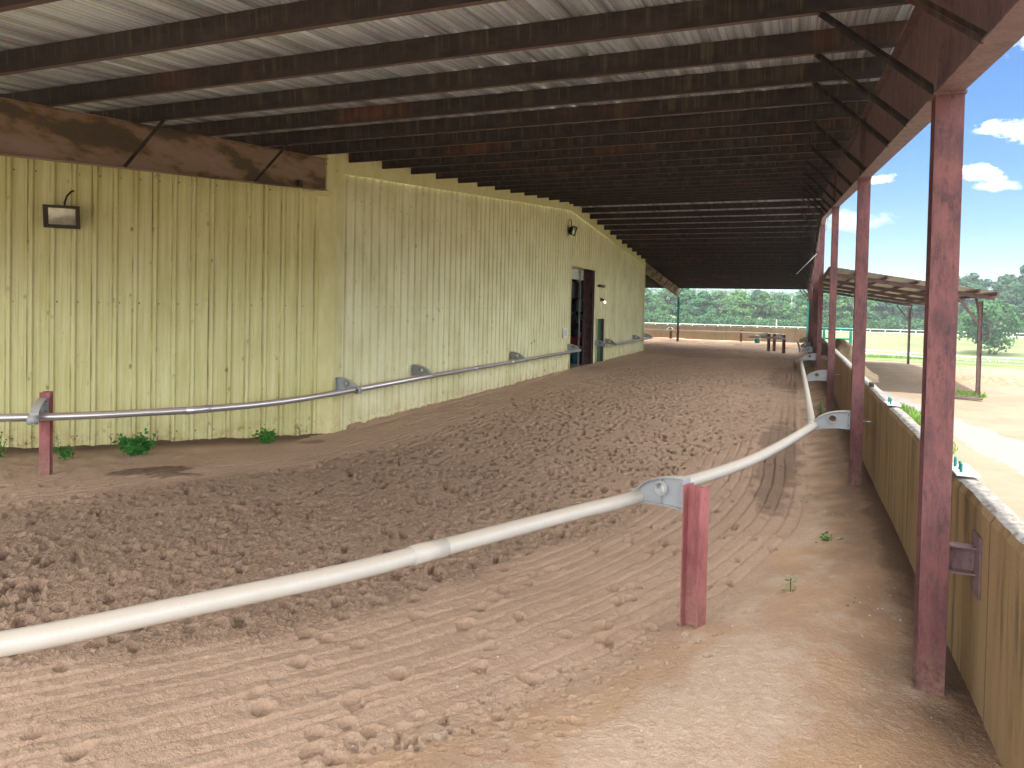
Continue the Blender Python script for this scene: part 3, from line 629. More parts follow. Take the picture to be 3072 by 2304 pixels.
# ------------------------------------------------------------------ rails
def bracket_meshes():
    """local frame: mount plate at x=0, arm along +x, pipe axis along y at (ARM, 0, -.115)"""
    rc = Vector((.215, .005)); R0 = .050
    top = [(0, .115), (.08, .113), (.16, .102), (.24, .082), (.32, .050), (.38, .014), (.43, -.035), (.44, -.075)]
    bot = [(.42, -.155), (.36, -.138), (.28, -.125), (.18, -.116), (.08, -.115), (0, -.118)]
    poly = top + bot; web = MB(); n = 40
    def hit(a):
        d = Vector((math.cos(a), math.sin(a))); best = None
        for i in range(len(poly)):
            p, q = Vector(poly[i]), Vector(poly[(i + 1) % len(poly)]); e = q - p; den = d.x * e.y - d.y * e.x
            if abs(den) < 1e-9: continue
            w = p - rc; tt = (w.x * e.y - w.y * e.x) / den; u = (w.x * d.y - w.y * d.x) / den
            if tt > 0 and -1e-6 <= u <= 1 + 1e-6 and (best is None or tt < best): best = tt
        return rc + d * best
    angs = sorted([2 * math.pi * i / n for i in range(n)] + [math.atan2(p[1] - rc.y, p[0] - rc.x) % (2 * math.pi) for p in poly]); n = len(angs)
    vs = []
    for y in (-.004, .004):
        for a in angs: vs.append((rc.x + R0 * math.cos(a), y, rc.y + R0 * math.sin(a)))
        for a in angs: h = hit(a); vs.append((h.x, y, h.y))
    fs = []
    for i in range(n):
        k = (i + 1) % n; fs.append((i, k, n + k, n + i)); fs.append((2 * n + k, 2 * n + i, 3 * n + i, 3 * n + k))
    web.add(vs, fs)
    # flanges along top and bottom edges, end plate, middle rib
    def flange(pts, w, t):
        vs = []
        for i, p in enumerate(pts):
            a = Vector(pts[max(i - 1, 0)]); b = Vector(pts[min(i + 1, len(pts) - 1)]); d = (b - a).normalized(); nn = Vector((-d.y, d.x)) * t
            for y, s in ((-w / 2, 0), (w / 2, 0), (w / 2, 1), (-w / 2, 1)): vs.append((p[0] + nn.x * s, y, p[1] + nn.y * s))
        fs = [(i * 4 + j, i * 4 + (j + 1) % 4, (i + 1) * 4 + (j + 1) % 4, (i + 1) * 4 + j) for i in range(len(pts) - 1) for j in range(4)] + [(0, 1, 2, 3), tuple(len(pts) * 4 - k for k in (1, 2, 3, 4))]
        web.add(vs, fs)
    flange(top, .105, .008); flange(bot, .085, .008)
    web.box((-.004, -.052, -.122), (.010, .052, .122))
    web.box((rc.x - .004, -.035, rc.y + R0), (rc.x + .004, .035, .088)); web.box((rc.x - .004, -.035, -.114), (rc.x + .004, .035, rc.y - R0))
    arm = local('bracket', web, 'bracket_metal')
    rg = MB(); seg = 20; vs = []
    for y, r in ((-.045, .058), (.045, .058), (.045, .047), (-.045, .047)): vs += [(rc.x + r * math.cos(2 * math.pi * j / seg), y, rc.y + r * math.sin(2 * math.pi * j / seg)) for j in range(seg)]
    rg.add(vs, [(i * seg + j, ((i + 1) % 4) * seg + j, ((i + 1) % 4) * seg + (j + 1) % seg, i * seg + (j + 1) % seg) for i in range(4) for j in range(seg)], True)
    ring = local('ring', rg, 'bracket_metal')
    cl = MB(); vs = []
    for y, r in ((-.055, .0625), (.055, .0625), (.055, .0535), (-.055, .0535)): vs += [(.48 + r * math.cos(2 * math.pi * j / seg), y, -.115 + r * math.sin(2 * math.pi * j / seg)) for j in range(seg)]
    cl.add(vs, [(i * seg + j, ((i + 1) % 4) * seg + j, ((i + 1) % 4) * seg + (j + 1) % seg, i * seg + (j + 1) % seg) for i in range(4) for j in range(seg)], True)
    collar = local('collar', cl, 'bracket_metal')
    bo = MB(); bo.tube([(-.012, 0, 0), (.022, 0, 0)], .011, 6, False); bolt = local('bolt', bo, 'oxide_bolt')
    return arm, ring, collar, bolt
BR = bracket_meshes()
def bracket(parent, mount, ang):
    """mount = centre of the mount plate (camera z); ang = heading of the arm"""
    o = inst('bracket', BR[0], parent, mount, (0, 0, ang))
    for nm, me in (('ring', BR[1]), ('collar', BR[2])): inst(nm, me, o, (0, 0, 0), world=False)
    for z in (-.07, .07): inst('bolt', BR[3], o, (0.0, .03, z), world=False)
    return o
def smooth_path(pts, per=8):
    P = [Vector(p) for p in pts]; out = []
    for i in range(len(P) - 1):
        p0, p1, p2, p3 = P[max(i - 1, 0)], P[i], P[i + 1], P[min(i + 2, len(P) - 1)]
        for k in range(per):
            t = k / per; out.append(.5 * ((2 * p1) + (p2 - p0) * t + (2 * p0 - 5 * p1 + 4 * p2 - p3) * t * t + (3 * p1 - p0 - 3 * p2 + p3) * t ** 3))
    out.append(P[-1]); return out
def pipe(parent, pts, m, r=.055, curved=True):
    mb = MB(); path = smooth_path(pts) if curved and len(pts) > 2 else pts
    mb.tube(path, r, 16); part('rail_pipe', mb, m, parent)
def sleeve(parent, p, d, m, L=.26, r=.060):
    p = Vector(p); d = Vector(d).normalized(); mb = MB(); mb.tube([p - d * L / 2, p + d * L / 2], r, 16); part('sleeve', mb, m, parent)
def railpost(parent, x, y, top, ang, bot=-2.75, m='post_oxide', w=.13, d=.15):
    mb = MB(); mb.hsec((x, y, bot), (x, y, top), w, d, .011, (math.cos(ang), math.sin(ang), 0)); part('post', mb, m, parent)

# outer running rail on the columns and the curve post
orail = thing('running_rail', 'dusty white tubular running rail curving from the red post to the columns on the right', 'running rail', (-.75, 5.62, -2.45), 'tubular running rails')
pA = [(-5.6, -.6, -1.52), (-4.6, .55, -1.53), (-3.9, 1.33, -1.54), (-3.24, 2.09, -1.55), (-2.855, 2.66, -1.55), (-2.37, 3.41, -1.55), (-2.12, 3.91, -1.55)]
pB = [(-2.12, 3.91, -1.55), (-1.495, 5.19, -1.55), (-1.19, 5.80, -1.55), (-.40, 7.75, -1.55), (.22, 10.45, -1.57), (.258, 10.77, -1.575)]
pipe(orail, pA, 'rail_white'); pipe(orail, pB, 'rail_white')
sleeve(orail, (-2.10, 3.95, -1.55), (.44, .9, 0), 'rail_white')
sleeve(orail, (.235, 10.60, -1.572), (.1, .6, 0), 'rail_white', .16)
pipe(orail, [(.258, 10.77, -1.575), (.245, 18.57, -1.61), (.215, 27.72, -1.70)], 'rail_white', curved=False)
for (x, y), zc in zip(((.74, 10.77), (.74, 18.57), (.74, 27.72)), (-1.462, -1.50, -1.585)): bracket(orail, (x - .012, y, zc), math.pi)
na = math.atan2(.42, -.91)
railpost(orail, -.675, 5.63, -1.355, na)
bracket(orail, (-.675 + .088 * math.cos(na), 5.63 + .088 * math.sin(na), -1.44), na)
railpost(orail, -4.35, -.05, -1.33, na + .35); bracket(orail, (-4.35 + .088 * math.cos(na + .35), -.05 + .088 * math.sin(na + .35), -1.42), na + .35)
# far part of the outer rail
frail = thing('running_rail', 'dark far end of the outer running rail bending left behind three short posts', 'running rail', (-.61, 46.0, -2.45), 'tubular running rails')
pipe(frail, [(.22, 33.35, -1.70), (.2, 38, -1.70), (.17, 41.5, -1.69), (.10, 43.6, -1.66), (-.17, 44.7, -1.63), (-.53, 45.4, -1.60), (-1.57, 46.2, -1.60), (-2.65, 46.75, -1.60)], 'rail_metal')
bracket(frail, (.728, 33.5, -1.60), math.pi); bracket(frail, (.728, 38.0, -1.60), math.pi); bracket(frail, (.69, 44.0, -1.55), math.pi)
for x, y, br in ((-.61, 46.05, 1), (-1.52, 47.57, 1), (-1.20, 47.84, 0)):
    railpost(frail, x, y, -1.40, R(200), m='column_oxide', w=.16)
    if br: bracket(frail, (x - .08, y, -1.48), math.pi)
# inner running rail along the barn
irail = thing('running_rail', 'silver inner running rail on brackets along the yellow barn wall up to the doorway', 'running rail', (-9.85, 6.95, -2.5), 'tubular running rails')
zi = -1.66
pC = [(-12.0, 5.35, zi), (-11.0, 5.85, zi), (-10.2, 6.25, zi), (-9.62, 6.66, zi), (-9.2, 7.05, zi), (-8.8, 7.55, zi), (-8.32, 8.2, zi)]
pD = [(-8.32, 8.2, zi), (-7.95, 9.05, zi), (-7.78, 10.1, zi), (-7.757, 11.55, zi)]
pipe(irail, pC, 'rail_metal'); pipe(irail, pD, 'rail_metal')
sleeve(irail, (-8.30, 8.24, zi), (.37, .85, 0), 'rail_metal', .4)
ib = ((11.56, -1.565), (14.55, -1.527), (20.65, -1.54), (26.6, -1.55))
xm = XW + .045
pipe(irail, [(-7.757, 11.55, zi), (xm + .48, 14.55, -1.642), (xm + .48, 20.65, -1.655), (xm + .48, 26.66, -1.665)], 'rail_metal', curved=False)
for y in (17.0, 19.6): sleeve(irail, (xm + .48, y, -1.648), (0, 1, 0), 'rail_metal', .3)
for y, z in ib: bracket(irail, (xm, y, z), 0)
ia = math.atan2(-.77, .64); railpost(irail, -9.80, 6.93, -1.35, ia); bracket(irail, (-9.80 + .088 * math.cos(ia), 6.93 + .088 * math.sin(ia), -1.545), ia)
irail2 = thing('running_rail', 'short silver running rail beyond the narrow green door, curving round the far barn corner', 'running rail', (XW, 32.5, -2.5), 'tubular running rails')
pipe(irail2, [(xm + .48, 32.5, -1.665), (xm + .48, 36, -1.665), (xm + .48, 38.6, -1.665), (xm + .52, 40.6, -1.665), (xm + .42, 41.9, -1.665), (xm + .0, 42.9, -1.66), (xm - 1.0, 44.2, -1.66)], 'rail_metal')
for y, z, a in ((32.5, -1.55, 0), (38.45, -1.55, 0), (41.5, -1.55, R(25))): bracket(irail2, (xm, y, z), a)
lone = thing('rail_bracket', 'single empty rail bracket on the wall strip between the doorway and the green door', 'bracket', (XW, 30.75, -1.55))
bracket(lone, (xm, 30.75, -1.555), 0)
wrail = thing('running_rail', 'thin white rail on posts along the far concrete wall', 'running rail', (-9.0, 55.9, -2.45), 'tubular running rails')
pipe(wrail, [(-14, 54.6, -1.6), (-10.9, 55.0, -1.6), (-6.9, 55.4, -1.6), (-3.7, 55.55, -1.6), (-2, 55.4, -1.63), (-.62, 54.6, -1.66)], 'rail_white')
for x, y in ((-8.93, 55.9), (-3.75, 56.1)): railpost(wrail, x, y, -1.42, R(-90), m='column_oxide', w=.16)
for a in (R(-60), R(-120)): bracket(wrail, (-8.93, 55.8, -1.50), a)

# ------------------------------------------------------------------ concrete walls
def rough_wall(name, label, x0, x1, ya, yb, z0, z1, m, nseg):
    t = thing(name, label, 'wall', (x0, ya, z0), 'concrete walls round the track'); mb = MB(); vs = []; P = []
    for i in range(nseg + 1):
        y = ya + (yb - ya) * i / nseg; j = lambda s: (random.random() - .5) * s
        z = z1 + .004 * math.sin(y * 1.7) + .003 * math.sin(y * 5.1)
        P.append([(x0, y, z0), (x0 + j(.004), y, z - .05), (x0 + .012 + abs(j(.016)), y, z - abs(j(.02))), (x0 + (x1 - x0) * .3, y, z + .004 + j(.014)), (x0 + (x1 - x0) * .7, y, z + .002 + j(.014)), (x1 - .012, y, z - abs(j(.018))), (x1, y, z - .05), (x1, y, z0)])
    n = 8
    for p in P: vs += p
    fs = [(i * n + j, i * n + (j + 1) % n, (i + 1) * n + (j + 1) % n, (i + 1) * n + j) for i in range(nseg) for j in range(n)] + [tuple(range(n - 1, -1, -1)), tuple(nseg * n + j for j in range(n))]
    mb.add(vs, fs); part('wall', mb, m, t); return t
rwall = rough_wall('retaining_wall', 'brown stained concrete retaining wall running behind the columns on the right', 1.05, 1.205, -5.0, 26.85, -3.0, -1.115, 'concrete_brown', 460)
mb = MB(); mb.box((1.042, 26.86, -2.9), (1.22, 26.98, -1.10)); part('end_post', mb, 'beam_oxide', rwall)
t = thing('retaining_wall', 'streaked concrete wall closing the far end of the track below the trees', 'wall', (-9, 57.0, -2.5), 'concrete walls round the track')
mb = MB(); mb.box((-30, 57.0, -3.0), (.95, 57.3, -1.245)); part('wall', mb, 'concrete_far', t)
mb = MB(); mb.box((1.05, 33.4, -3.0), (1.32, 57.3, -1.30)); part('wall', mb, 'concrete_far', t)
# anchor plates with green bolts on the wall top
def anchor(y, label, z=-1.098):
    t = thing('anchor_plate', label, 'anchor plate', (1.12, y, z), 'bolt plates on the retaining wall')
    mb = MB(); mb.box((1.055, y - .20, z), (1.20, y + .20, z + .012)); part('plate', mb, 'zinc_plate', t)
    for i, (x, dy) in enumerate(((1.10, -.11), (1.11, -.01), (1.10, .09), (1.115, .16))):
        mb = MB(); mb.tube([(x, y + dy, z + .01), (x, y + dy, z + .068)], .010, 8); part('bolt', mb, 'green_bolt', t)
anchor(5.86, 'pale steel plate with green bolts on the wall top just right of the nearest column')
anchor(9.80, 'pale steel plate with green bolts on the wall top between the two nearest columns')
t = thing('wall_clip', 'small dark steel clip standing on the wall top before the pale gravel path', 'clip', (1.1, 12.1, -1.11))
mb = MB(); mb.box((1.08, 12.0, -1.112), (1.13, 12.22, -1.05)); part('clip', mb, 'dark_bronze', t)

# ------------------------------------------------------------------ numpy noise
def hash2(ix, iy, s):
    h = (ix.astype(np.int64) * 374761393 + iy.astype(np.int64) * 668265263 + s * 1442695041) & 0xffffffff
    h = ((h ^ (h >> 13)) * 1274126177) & 0xffffffff
    return ((h ^ (h >> 16)) & 0xffff) / 65535.
def vnoise(x, y, s=0):
    ix, iy = np.floor(x), np.floor(y); fx, fy = x - ix, y - iy; fx = fx * fx * (3 - 2 * fx); fy = fy * fy * (3 - 2 * fy)
    a, b, c, d = hash2(ix, iy, s), hash2(ix + 1, iy, s), hash2(ix, iy + 1, s), hash2(ix + 1, iy + 1, s)
    return (a * (1 - fx) + b * fx) * (1 - fy) + (c * (1 - fx) + d * fx) * fy - .5
def fbm(x, y, o=4, s=0, g=.5):
    r = 0; a = 1; 
    for i in range(o): r = r + a * vnoise(x * 2 ** i, y * 2 ** i, s + i); a *= g
    return r
def sst(x, a, b):
    t = np.clip((x - a) / (b - a), 0, 1); return t * t * (3 - 2 * t)

# ------------------------------------------------------------------ track surface
def dout(x, y):
    a = .26 - x; b = 12.3 - np.hypot(x + 12.05, y - 10.7); c = 12.3 - np.hypot(x + 12.05, y - 43.0)
    return np.where(y < 10.7, b, np.where(y > 43., c, a))
def din(x, y):
    a = x + 7.77; b = np.hypot(x + 16.1, y - 11.5) - 8.3; c = np.hypot(x + 16.1, y - 41.7) - 8.3
    return np.where(y < 11.5, b, np.where(y > 41.7, c, a))
def track():
    rs = [1.6]
    while rs[-1] < 60: rs.append(rs[-1] + max(.0045, rs[-1] * (.0015 + .0014 * min(1, max(0, (rs[-1] - 4.5) / 5)))))
    rs = np.array(rs); th = np.arange(R(-67), R(19), .0015); nr, nt = len(rs), len(th)
    rr, tt = np.meshgrid(rs, th, indexing='ij'); X = rr * np.sin(tt); Y = rr * np.cos(tt)
    do, di = dout(X, Y), din(X, Y)
    n1 = fbm(X * .9, Y * .9, 4, 1); n2 = fbm(X * 3.1, Y * 3.1, 4, 9)
    far = sst(Y, 11, 16)
    ob = 1.75 * (1 - far) + .75 * far; ibd = 1.25 * (1 - sst(Y, 8, 13)) + 1.75 * sst(Y, 8, 13)
    churn = sst(do + n1 * .55, ob - .22, ob + .22) * sst(di + n1 * .55, ibd - .2, ibd + .25)
    should = sst(-do + n1 * .22, -.12, .30)
    shz = should * .05 + sst(-do, .0, 1.0) * .15
    inside = sst(-di, .0, .55) * (Y < 13.)
    rake = (1 - churn) * (1 - should) * (1 - inside)
    Z = .030 * n1 * (1 - should * .4) + shz
    # harrow lines follow the track's curve
    dd = np.where(do < di, do, -di); ph = dd / .155 + .32 * fbm(X * .7, Y * .7, 3, 21)
    rid = np.abs(np.mod(ph, 1) - .5) * 2; rid = sst(rid, .0, .42)
    along = fbm(np.where(do < di, do, di) * 7, (Y - X * .3) * 1.1, 3, 31)
    Z += rake * (rid - .7) * .036 * np.clip(.75 + along * 1.6, .1, 1.6) * sst(do, -.15, .15)
    Z += rake * .012 * fbm(X * 9, Y * 9, 3, 41)
    Z += churn * (.022 * fbm(X * 3.2, Y * 3.2, 3, 51) + .012 * fbm(X * 16, Y * 16, 3, 61)) + (rr < 9) * (.4 + churn) * .011 * sst(fbm(X * 36, Y * 36, 2, 66), .12, .42)
    cl = fbm(X * 21, Y * 21, 2, 71); Z += churn * .016 * sst(cl, .22, .5) * (rr < 16)
    Z += (1 - churn) * .006 * fbm(X * 30, Y * 30, 2, 81) * (rr < 10)
    Z += inside * (-.02 + .05 * n2)
    damp_shade = np.zeros_like(Z); pits = np.zeros_like(Z)
    def stamp(px, py, rad, dep, rim, el, ori, kind=0, dk=0., pl=0.):
        r0 = math.hypot(px, py); a0 = math.atan2(px, py); m = rad * 2.3 * max(1, el)
        i0, i1 = np.searchsorted(rs, (r0 - m, r0 + m)); j0, j1 = int((a0 - m / r0 - th[0]) / .0015), int((a0 + m / r0 - th[0]) / .0015) + 2
        i0, j0 = max(0, i0), max(0, j0); i1, j1 = min(nr, i1), min(nt, j1)
        if i1 - i0 < 2 or j1 - j0 < 2: return
        dx = X[i0:i1, j0:j1] - px; dy = Y[i0:i1, j0:j1] - py; c, s = math.cos(ori), math.sin(ori)
        u = (dx * c + dy * s) / (rad * el); v = (-dx * s + dy * c) / rad; q = np.sqrt(u * u + v * v)
        tilt = 1 + .45 * u
        pit = -dep * np.clip(1 - sst(q, .70, 1.0), 0, 1) * np.clip(tilt, .3, 1.5)
        rimz = rim * np.exp(-((q - 1.25) / .28) ** 2) * np.clip(1 + .9 * u, .1, 2)
        Z[i0:i1, j0:j1] += pit + rimz
        if pl: pits[i0:i1, j0:j1] = np.maximum(pits[i0:i1, j0:j1], pl * (1 - sst(q, .6, 1.1)))
        if dk: damp_shade[i0:i1, j0:j1] = np.maximum(damp_shade[i0:i1, j0:j1], dk * (1 - sst(q, .5, 1.)))  # pit shade painted into the colour, along with moister sand
    damp_shade = np.maximum(damp_shade, rake * (1 - sst(rid, .0, .5)) * .14 * sst(do, -.1, .15))  # harrow grooves darkened in colour to stand in for groove shade
    g = np.random.default_rng(5)
    # hoof prints
    N = 26000; px = g.uniform(-12, 1, N); yy = g.random(N); py = 1.5 + 53 * yy ** 1.25
    d1, d2 = dout(px, py), din(px, py); fr = sst(py, 11, 16); obp = 1.75 * (1 - fr) + .75 * fr
    for x, y, a, b2, o in zip(px, py, d1, d2, obp):
        r0 = math.hypot(x, y); an = math.atan2(x, y)
        if not (R(-66) < an < R(18)) or b2 < .1 or a < -.1: continue
        ins = a > o + .1 and b2 > 1.15
        keep = .80 if ins else (.10 if a < o + .1 else .045)
        if g.random() > keep: continue
        ori = g.normal(math.pi / 2 if y > 10 else math.pi / 2 + (10.7 - y) * .06, .55)
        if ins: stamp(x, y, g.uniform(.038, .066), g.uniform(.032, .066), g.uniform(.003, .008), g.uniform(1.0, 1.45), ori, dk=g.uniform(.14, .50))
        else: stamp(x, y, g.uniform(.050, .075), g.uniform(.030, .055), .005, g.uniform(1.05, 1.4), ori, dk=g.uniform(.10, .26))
    # drip pits along the near shoulder
    M = 900; k = 0
    for _ in range(9000):
        y = g.uniform(2.2, 6.6); d = -abs(g.normal(.0, .34)) + .16; 
        ang = math.asin(min(1, max(-1, (y - 10.7) / (12.3 - d)))); x = -12.05 + (12.3 - d) * math.cos(ang)
        w = math.exp(-((y - 3.4) / 1.5) ** 2)
        if g.random() > w * (.9 if d < .05 else .35): continue
        stamp(x, y, g.uniform(.018, .046) * (1.15 if y < 4 else .85), g.uniform(.022, .046), g.uniform(.001, .003), g.uniform(1, 1.3), g.uniform(0, 3), pl=.55); k += 1
        if k > 260: break
    # pale wash on the shoulder, moist soil at the walls
    pale = should * sst(fbm(X * .8 + 3, Y * .55, 4, 91) + .35 * np.exp(-((X + .35) / .35) ** 2) * sst(-Y, -6.4, -5.2), .10, .34) * sst(-X, -.55, -.25)
    pale = np.maximum(pale, pits)
    damp_shade = np.maximum(damp_shade, .90 * sst(X + n2 * .18, .60, .92) * sst(Y, 3.8, 4.8))
    damp_shade = np.maximum(damp_shade, .62 * sst(X + n2 * .3, .15, .70) * sst(Y, 6.2, 8.)); damp_shade = np.maximum(damp_shade, .38 * sst(X + n2 * .3, .30, .75) * sst(Y, 3.6, 4.6))
    cw = (-(X - CO.x) * .70711 + (Y - CO.y) * .70711) * -1        # distance in front of the chamfered wall
    damp_shade = np.maximum(damp_shade, .92 * sst(-cw + n2 * .22, -.95, -.25) * (Y < 11.4) * (X < -8.3))
    for cx, cy, ra, rb, o, d in ((-8.62, 7.58, .62, .25, .8, .85), (-8.05, 7.52, .34, .085, .75, .8), (-8.0, 10.5, .3, .2, .8, .55), (-.20, 13.6, .40, 4.2, 0, .48), (-.1, 29.5, .9, 6.0, 0, .45), (-4.2, 43., 5.5, 5., 0, .30)):
        c, s = math.cos(o), math.sin(o); u = ((X - cx) * c + (Y - cy) * s) / ra; v = (-(X - cx) * s + (Y - cy) * c) / rb
        q = np.sqrt(u * u + v * v) + n2 * .45; damp_shade = np.maximum(damp_shade, d * (1 - sst(q, .75, 1.05)))
        if ra < .7 and cy < 9: Z += .05 * (1 - sst(q, .2, 1.1))
    Z += .05 * sst(-(X + 8.05), -.12, .18) * (Y > 12) * (1 + n2)          # sand pushed against the end wall
    for ax_, ay_, rad in ((-.675, 5.63, .16), (.815, 4.97, .2), (.815, 10.77, .2), (.815, 18.57, .2)):
        Z += .03 * np.exp(-((X - ax_) ** 2 + (Y - ay_) ** 2) / rad ** 2)
    keep = (X < 1.22) & (Y < 57.15) & ~((X < -8.35) & (Y > 11.8) & (Y < 41.5)) & (((X - Y) > -20.1) | (Y > 11.8)) & ((X + Y) < 49.5 + 9.)
    fk = keep[:-1, :-1] & keep[1:, :-1] & keep[:-1, 1:] & keep[1:, 1:]
    idx = np.arange(nr * nt).reshape(nr, nt)
    F = np.stack([idx[:-1, :-1][fk], idx[:-1, 1:][fk], idx[1:, 1:][fk], idx[1:, :-1][fk]], 1)
    used = np.zeros(nr * nt, bool); used[F.ravel()] = True; remap = np.cumsum(used) - 1; F = remap[F]
    V = np.stack([X.ravel(), Y.ravel(), Z.ravel()], 1)[used]
    me = bpy.data.meshes.new('track_surface'); me.vertices.add(len(V)); me.vertices.foreach_set('co', V.ravel())
    me.loops.add(F.size); me.loops.foreach_set('vertex_index', F.ravel()); me.polygons.add(len(F)); me.polygons.foreach_set('loop_start', np.arange(0, F.size, 4))
    me.update(calc_edges=True); me.polygons.foreach_set('use_smooth', np.ones(len(F), bool))
    for nm, A in (('churn', churn * (1 - .72 * sst(Y + n1 * 4 + (X + 3.5) * .9, 7., 12.5))), ('shoulder', should), ('rake', rake), ('damp_shade', np.clip(damp_shade, 0, 1)), ('pale', np.clip(pale, 0, 1))):
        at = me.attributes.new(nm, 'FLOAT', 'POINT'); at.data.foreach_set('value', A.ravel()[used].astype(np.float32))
    me.materials.append(MT['sand']); o = bpy.data.objects.new('track_sand', me); C.objects.link(o); o['kind'] = 'structure'
track()

# ------------------------------------------------------------------ terrain
def hterr(x, y):
    """height relative to the camera"""
    z = np.interp(y, [-300, 40, 60, 103, 112, 150, 158, 200, 320, 520, 760, 1500], [-2.5, -2.5, -3.3, -6.0, -6.15, -3.95, -3.85, -3.9, -3.0, 9.0, 14., 16.])
    return z
def terrain():
    xs = np.unique(np.concatenate([np.linspace(-600, -60, 24), np.linspace(-60, -14, 24), np.linspace(-14, 14, 90), np.linspace(14, 70, 60), np.linspace(70, 600, 24)]))
    ys = np.unique(np.concatenate([np.linspace(-150, -8, 20), np.linspace(-8, 50, 190), np.linspace(50, 170, 120), np.linspace(170, 560, 50), np.linspace(560, 800, 14)]))
    X, Y = np.meshgrid(xs, ys); Z = hterr(X, Y) + H + .12 * fbm(X * .25, Y * .25, 3, 3) * sst(Y, 42, 80) + 3. * fbm(X * .012, Y * .012, 3, 5) * sst(Y, 260, 500)
    intrack = (X < 1.15) & (Y < 57.1) & (Y > -14) & (X > -30)
    Z = Z + .04 * fbm(X * 1.3, Y * 1.3, 3, 17) * (X > 1.3) * (Y < 60)
    Z = np.where(intrack, -.12, Z - .01)
    mud = np.exp(-(((X - 7.6) / 2.6) ** 2 + ((Y - 31.5) / 1.6) ** 2)); Z += .25 * mud * np.clip(.6 + fbm(X * 2, Y * 2, 3, 8) * 1.5, 0, 2)
    n = fbm(X * .22, Y * .22, 4, 12)
    grass = np.clip(sst(Y + n * 14, 40, 58) * .85 + .45 * sst(Y, 36, 42) * (X > 6), 0, 1)
    grass = np.maximum(grass, .95 * np.exp(-(((X - 2.6) / .50) ** 2 + ((Y - 19.6) / 3.2) ** 2)))
    grass = np.maximum(grass, .7 * np.exp(-(((X - 2.45) / .40) ** 2 + ((Y - 15.6) / 1.6) ** 2)))
    grass = np.maximum(grass, .85 * np.exp(-(((X - 5.0) / .5) ** 2 + ((Y - 25.8) / .6) ** 2)))
    grass = np.where(intrack, 0, grass)
    # pale gravel path bending away behind the wall
    px = np.interp(Y, [8, 13.5, 17.3, 19.5, 22., 25, 30], [5.2, 3.9, 3.45, 3.0, 2.75, 2.3, 1.6]); pw = np.interp(Y, [8, 14, 18, 22, 26], [1.2, .75, .62, .52, .35])
    gravel = (1 - sst(np.abs(X - px - .22), pw * .6, pw * 1.25)) * (Y > 6) * (Y < 29)
    V = np.stack([X.ravel(), Y.ravel(), Z.ravel()], 1); ny, nx = X.shape; idx = np.arange(nx * ny).reshape(ny, nx)
    F = np.stack([idx[:-1, :-1].ravel(), idx[:-1, 1:].ravel(), idx[1:, 1:].ravel(), idx[1:, :-1].ravel()], 1)
    me = bpy.data.meshes.new('terrain'); me.from_pydata(V.tolist(), [], F.tolist()); me.polygons.foreach_set('use_smooth', np.ones(len(F), bool))
    for nm, A in (('grass', grass), ('gravel', gravel), ('mud', np.clip(mud * 1.4, 0, 1))):
        at = me.attributes.new(nm, 'FLOAT', 'POINT'); at.data.foreach_set('value', A.ravel().astype(np.float32))
    me.materials.append(MT['terrain']); o = bpy.data.objects.new('ground', me); C.objects.link(o); o['kind'] = 'structure'
terrain()
def mound():
    mb = MB(); n = 44; vs = []
    for i in range(n + 1):
        for j in range(n + 1):
            x = .30 + 4.2 * i / n; y = 26.9 + 14 * j / n
            u = (x - 1.75) / (.72 if x < 1.75 else .85); v = (y - 33.0) / 3.3
            h = 1.42 * math.exp(-(u * u) ** 1.2 - (v * v) ** 1.6)
            nn = float(fbm(np.array(x * 2.2), np.array(y * 1.1), 4, 4)); h = h * (1 + .34 * nn) + .07 * nn * min(1, h * 3)
            vs.append((x, y, -2.56 + max(h, 0)))
    mb.add(vs, [(i * (n + 1) + j, (i + 1) * (n + 1) + j, (i + 1) * (n + 1) + j + 1, i * (n + 1) + j + 1) for i in range(n) for j in range(n)], True)
    o = part('sand_mound', mb, 'mound'); tag(o, 'tan heap of sand piled outside the wall gap below the teal pipe gate', 'sand heap')
mound()

